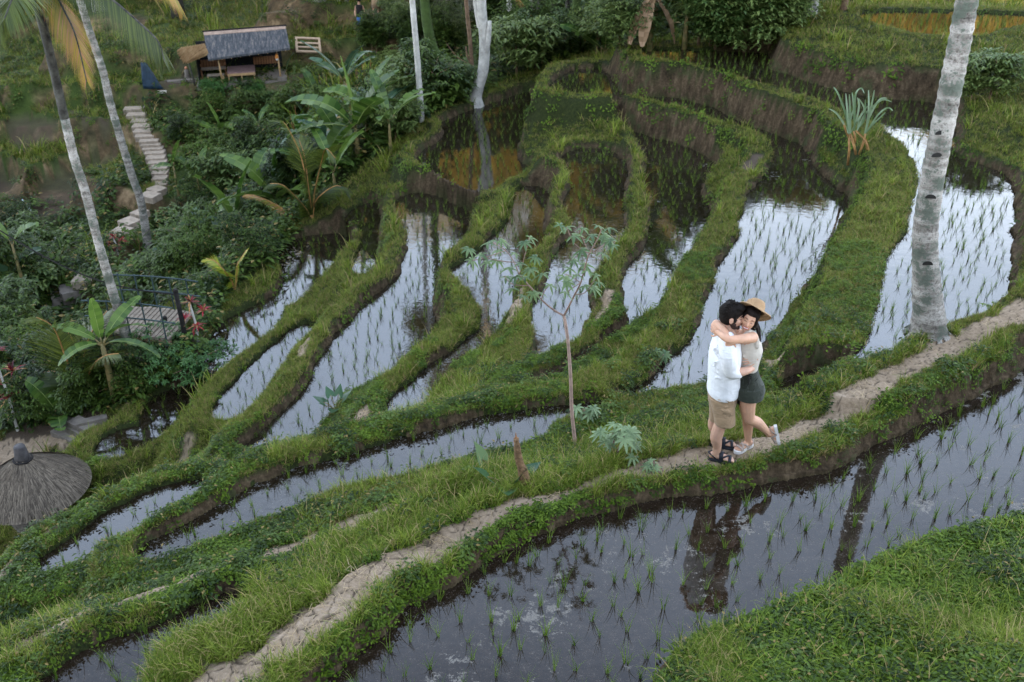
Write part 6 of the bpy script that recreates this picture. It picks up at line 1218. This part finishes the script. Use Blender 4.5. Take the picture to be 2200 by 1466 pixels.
# ---- the woman
fw = hit(1600, 972); wom = tag(empty('person', fw), 'smiling woman in a straw hat, cream top and dark green shorts with one foot lifted', 'person'); org = Vector(wom.location)
mb = MB(); hw = A_(985, 452, .0); f, s, u = frame((-.34, -.88, .06), (.30, -.05, 1)); qw = head(mb, hw, f, s, u, .93)
nk = A_(930, 640, .03); loft(mb, [(qw(-.03, 0, -.05), f * .048, s * .046), (qw(-.035, 0, -.10), f * .046, s * .045), (nk, X * .052, Y_ * .05), (nk - Z_ * .05, X * .08, Y_ * .09)])
WT = [(A_(960, 705, .03), .085, .15), (A_(960, 790, .03), .115, .155), (A_(955, 900, .03), .12, .145), (A_(935, 1030, .03), .10, .13), (A_(925, 1140, .03), .09, .125), (B_(860, 60, .03), .11, .15), (B_(880, 170, .03), .13, .165), (B_(885, 260, .03), .12, .16)]
loft(mb, [(c, X * a * .93, Y_ * b * .93) for c, a, b in WT])
sh1 = A_(1030, 735, -.12); el1 = A_(685, 775, -.26); wr1 = A_(500, 655, -.10); limb(mb, [sh1, A_(880, 755, -.22), el1], [.052, .043, .037]); limb(mb, [el1, A_(600, 725, -.22), wr1], [.037, .036, .024]); fingers(mb, A_(462, 640, -.04), (-.6, .7, .25), (-.6, -.6, .2), (0, .2, 1), .07, (.5, .5, .4), .007)
el2 = A_(478, 520, .02); limb(mb, [A_(900, 710, .14), A_(680, 600, .17), el2], [.046, .040, .034]); limb(mb, [el2, A_(560, 600, -.06), A_(650, 715, -.17), A_(668, 790, -.235)], [.034, .036, .030, .024])
tips = fingers(mb, A_(672, 835, -.245), (.02, .05, -1), (0, -1, .05), (1, 0, 0), .075, (.03, .05, .05), .0068, .12, -1)
# legs: one standing, one bent back
aS = Vector((B_(905, 955).x, fw.y + .06, fw.z + .08)); kS = B_(872, 640, .08); hS = B_(850, 260, .08); limb(mb, [hS, B_(850, 450, .08), kS], [.085, .072, .052]); limb(mb, [kS, kS.lerp(aS, .3), kS.lerp(aS, .8), aS], [.052, .052, .035, .031])
hB = B_(885, 250, -.06); kB = B_(885, 640, -.10); aB = B_(1165, 850, -.02); limb(mb, [hB, B_(872, 450, -.09), kB], [.088, .075, .054]); limb(mb, [kB, B_(1000, 690, -.07), B_(1100, 780, -.04), aB], [.054, .056, .038, .031])
qS = foot(mb, aS, fw.z + .03, aS + Vector((-.2, -.13, 0)), .88)
fd = (B_(1190, 975, -.02) - aB).normalized(); fn = Vector((1, -.1, .15)).normalized(); fn = (fn - fd * fn.dot(fd)).normalized(); fs = fd.cross(fn)
a0 = aB + fn * .045 - fd * .03
def qB(x, y, z, k=.85): return a0 + (fd * x + fs * y - fn * (z - .03)) * k
loft(mb, [(qB(-.06, 0, .03), fs * .02, fn * .02), (qB(-.045, 0, .034), fs * .028, fn * .028), (qB(0, 0, .04), fs * .03, fn * .035), (qB(.05, 0, .038), fs * .033, fn * .03), (qB(.10, 0, .03), fs * .037, fn * .02), (qB(.145, 0, .026), fs * .038, fn * .013)], 14)
for i, (y, l) in enumerate(((-.030, .185), (-.011, .188), (.006, .180), (.022, .170), (.036, .158))): mb.tube([qB(.12, y * .9, .026), qB(l - .02, y, .026), qB(l, y, .022)], [.010, .009, .007], 7)
mb.v = [tuple(Vector(p) - org) for p in mb.v]; remeshed(mb, 'body', SK_W, wom, .0050, 5, .45)
# top
mb = MB(); loft(mb, [(A_(965, 690, .03), X * .062, Y_ * .135), (A_(965, 735, .03), X * .085, Y_ * .145), (A_(965, 800, .03), X * .118, Y_ * .150), (A_(965, 900, .03), X * .132, Y_ * .155), (A_(950, 1030, .03), X * .118, Y_ * .145), (A_(935, 1130, .03), X * .11, Y_ * .14), (A_(930, 1175, .03), X * .108, Y_ * .14)], 26)
limb(mb, [A_(905, 700, -.05), A_(960, 650, -.04), A_(1020, 655, -.02), A_(1075, 720, -.08), A_(1092, 860, -.10)], [.018, .02, .02, .022, .03])
for i in range(10): x, y = rn.uniform(870, 1060), rn.uniform(920, 1130); c = A_(x, y, -.11); d = Vector((rn.uniform(.2, 1), 0, rn.uniform(-.5, .5))).normalized() * .04; mb.tube([c - d, c, c + d], [.002, .008, .002], 5)
mb.v = [tuple(Vector(p) - org) for p in mb.v]; remeshed(mb, 'top', M_TANK, wom, .007, 4, .5)
mb = MB(); loft(mb, [(A_(925, 1150, .03), X * .105, Y_ * .14), (B_(860, 60, .03), X * .125, Y_ * .165), (B_(880, 160, .03), X * .15, Y_ * .185), (B_(888, 220, .03), X * .155, Y_ * .19)], 26)
loft(mb, [(B_(885, 180, -.05), X * .145, Y_ * .12), (B_(895, 270, -.07), X * .14, Y_ * .12), (B_(890, 345, -.08), X * .135, Y_ * .115)], 22); loft(mb, [(B_(860, 180, .09), X * .13, Y_ * .11), (B_(850, 330, .09), X * .115, Y_ * .11), (B_(845, 400, .09), X * .108, Y_ * .105)], 22)
for i in range(12): x, y = rn.uniform(770, 1000), rn.uniform(40, 330); c = B_(x, y, -.165); d = Vector((rn.uniform(-.5, .5), 0, 1)).normalized() * .05; mb.tube([c - d, c, c + d], [.002, .010, .002], 5)
mb.v = [tuple(Vector(p) - org) for p in mb.v]; remeshed(mb, 'shorts', M_OLIVE, wom, .008, 4, .5)
mb = MB(); mb.tube([B_(860, 30, -.16), B_(885, 90, -.19), B_(880, 170, -.19)], .006, 5); mb.tube([B_(865, 30, -.16), B_(925, 60, -.18), B_(905, 95, -.185)], .007, 5); child(mb, 'waist_tie', M_BLACK, wom, org)
# hair: a cap round the face and a long fall down her back
mb = MB(); ellip(mb, qw(-.028, 0, .035), (f, s, u), (.092, .080, .088)); ellip(mb, qw(-.03, .0, -.03), (f, s, u), (.062, .078, .085))
ellip(mb, qw(-.008, 0, .080), (f, s, u), (.086, .076, .048))
for g, sg in ((1, 1), (-1, -1)): mb.tube([qw(.045, g * .055, .06), qw(.035, g * .074, .0), qw(.0, g * .078, -.06), qw(-.03, g * .075, -.12)], [.016, .014, .018, .02], 8)
for i in range(26):
    o1, o2 = rn.uniform(-.03, .03), rn.uniform(-.03, .03); pts = [qw(-.06 + o1, o2, .02), A_(1095 + o1 * 500, 560, .02 + o2), A_(1120 + o1 * 500, 700, .03 + o2), A_(1128 + o1 * 450, 850, .03 + o2), A_(1105 + o1 * 350, 990 + rn.uniform(-30, 30), .02 + o2)]; mb.tube(catmull(pts, 4, False), list(np.linspace(.018, .004, 17)), 6)
mb.v = [tuple(Vector(p) - org) for p in mb.v]; remeshed(mb, 'hair', M_HAIRW, wom, .005, 3, .35)
# face details
mb = MB()
for g in (-1, 1): mb.tube([qw(.090, g * .015, .024), qw(.088, g * .033, .031), qw(.070, g * .052, .022)], [.0022, .0032, .0012], 5)
child(mb, 'eyebrows', M_HAIRW, wom, org); mb = MB()
for g in (-1, 1): mb.tube([qw(.088, g * .016, -.004), qw(.091, g * .030, .001), qw(.077, g * .047, -.006)], [.0018, .003, .0014], 5)
child(mb, 'eyelashes', M_LINE, wom, org)
mb = MB(); ellip(mb, qw(.093, 0, -.058), (f, s, u), (.010, .030, .0045), 7); ellip(mb, qw(.088, 0, -.079), (f, s, u), (.011, .026, .006), 7); child(mb, 'lips', M_LIP, wom, org)
mb = MB(); ellip(mb, qw(.091, 0, -.067), (f, s, u), (.0095, .025, .0065), 7); child(mb, 'teeth', M_TEETH, wom, org)
mb = MB(); c = qw(.0, -.085, -.06); mb.tube([c + (f * math.cos(t) + u * math.sin(t)) * .014 for t in np.linspace(0, 2 * PI, 13)], .0035, 5)
c = qw(.0, .085, -.06); mb.tube([c + (f * math.cos(t) + u * math.sin(t)) * .014 for t in np.linspace(0, 2 * PI, 13)], .0035, 5); child(mb, 'earrings', M_GOLD, wom, org)
for p, a in tips: mb = MB(); ellip(mb, p + Vector((0, -.005, 0)), (X, Y_, Z_), (.0052, .0035, .009), 6); child(mb, 'nail', M_NAIL, wom, org)
# hat
hn = Vector((.40, .72, .60)).normalized(); hs = hn.cross(Vector((0, 1, 0))).normalized(); hf = hs.cross(hn).normalized(); hc_ = qw(-.040, -.0, .066); mb = MB(); prof = [(.162, -.020), (.152, -.008), (.135, .0), (.112, .004), (.096, .008), (.092, .03), (.088, .07), (.078, .10), (.05, .112), (.0, .100)]; N = 40; v = []
for r0, h in prof:
    for i in range(N): a = i / N * 2 * PI; wv = 1 + .02 * math.sin(a * 2 + 1); r1 = r0 * wv * (1 + (.10 * abs(math.cos(a)) if h < .02 else 0)); v.append(hc_ + hs * r1 * math.cos(a) * .93 + hf * r1 * math.sin(a) * 1.0 + hn * (h + (.018 * math.cos(2 * a) if r0 > .13 else 0) - (.02 * max(0, 1 - abs(math.sin(a)) * 3) if h > .09 else 0)))
mb.add(v, [(j * N + i, j * N + (i + 1) % N, (j + 1) * N + (i + 1) % N, (j + 1) * N + i) for j in range(len(prof) - 1) for i in range(N)]); hat = child(mb, 'hat', M_STRAWH, wom, org); hat.modifiers.new('t', 'SOLIDIFY').thickness = .004
mb = MB(); v = [hc_ + hs * .0945 * math.cos(i / N * 2 * PI) * .93 + hf * .0945 * math.sin(i / N * 2 * PI) + hn * h for h in (.010, .030) for i in range(N)]; mb.add(v, [(i, (i + 1) % N, N + (i + 1) % N, N + i) for i in range(N)]); mb.v = [tuple(Vector(p) - org) for p in mb.v]; hb_ = mb.build('hat_band', simple('hat_band', (.42, .25, .13), .8), hat)
hb_.parent = hat
sandal(wom, org, qS[0], M_STRAPB, M_SOLEW, .88, True, .03); sandal(wom, org, lambda x, y, z: qB(x, y, z), M_STRAPB, M_SOLEW, .88, True, .03)
# two walkers far off at the top of the picture
def far_person(px, py, h, top, low, label, skin=SK_W):
    b = hit(px, py); r_ = tag(empty('person', b), label, 'person'); mb = MB(); k = h / 1.7
    for g in (-1, 1): limb(mb, [Vector((g * .09 * k, 0, .85 * k)), Vector((g * .10 * k, .03, .45 * k)), Vector((g * .10 * k, g * .1, .05 * k))], [.085 * k, .06 * k, .04 * k]); limb(mb, [Vector((g * .17 * k, 0, 1.36 * k)), Vector((g * .24 * k, .02, 1.1 * k)), Vector((g * .22 * k, -.08, .9 * k))], [.05 * k, .04 * k, .03 * k])
    loft(mb, [((0, 0, .8 * k), X * .15 * k, Y_ * .11 * k), ((0, 0, 1.1 * k), X * .13 * k, Y_ * .09 * k), ((0, 0, 1.38 * k), X * .18 * k, Y_ * .1 * k), ((0, 0, 1.47 * k), X * .06 * k, Y_ * .06 * k), ((0, 0, 1.55 * k), X * .05 * k, Y_ * .05 * k)]); ellip(mb, (0, 0, 1.6 * k), (X, Y_, Z_), (.075 * k, .09 * k, .11 * k)); remeshed(mb, 'body', skin, r_, .02, 2)
    mb = MB(); loft(mb, [((0, 0, .85 * k), X * .18 * k, Y_ * .14 * k), ((0, 0, 1.1 * k), X * .16 * k, Y_ * .12 * k), ((0, 0, 1.38 * k), X * .2 * k, Y_ * .12 * k), ((0, 0, 1.46 * k), X * .08 * k, Y_ * .07 * k)]); mb.build('shirt', top, r_, True)
    mb = MB(); loft(mb, [((0, 0, .45 * k), X * .19 * k, Y_ * .14 * k), ((0, 0, .9 * k), X * .17 * k, Y_ * .13 * k)]); mb.build('shorts', low, r_, True); mb = MB(); ellip(mb, (0, .01, 1.63 * k), (X, Y_, Z_), (.085 * k, .1 * k, .11 * k)); mb.build('hair', M_HAIRM, r_, True)
far_person(808, 36, 1.7, M_SHIRT, M_TAN, 'far walker in a white shirt at the top edge of the picture', SK_M); far_person(776, 72, 1.6, M_BLACK, simple('blue_shorts', (.03, .08, .2), .8), 'far walker with dark hair and blue shorts below the one in white')
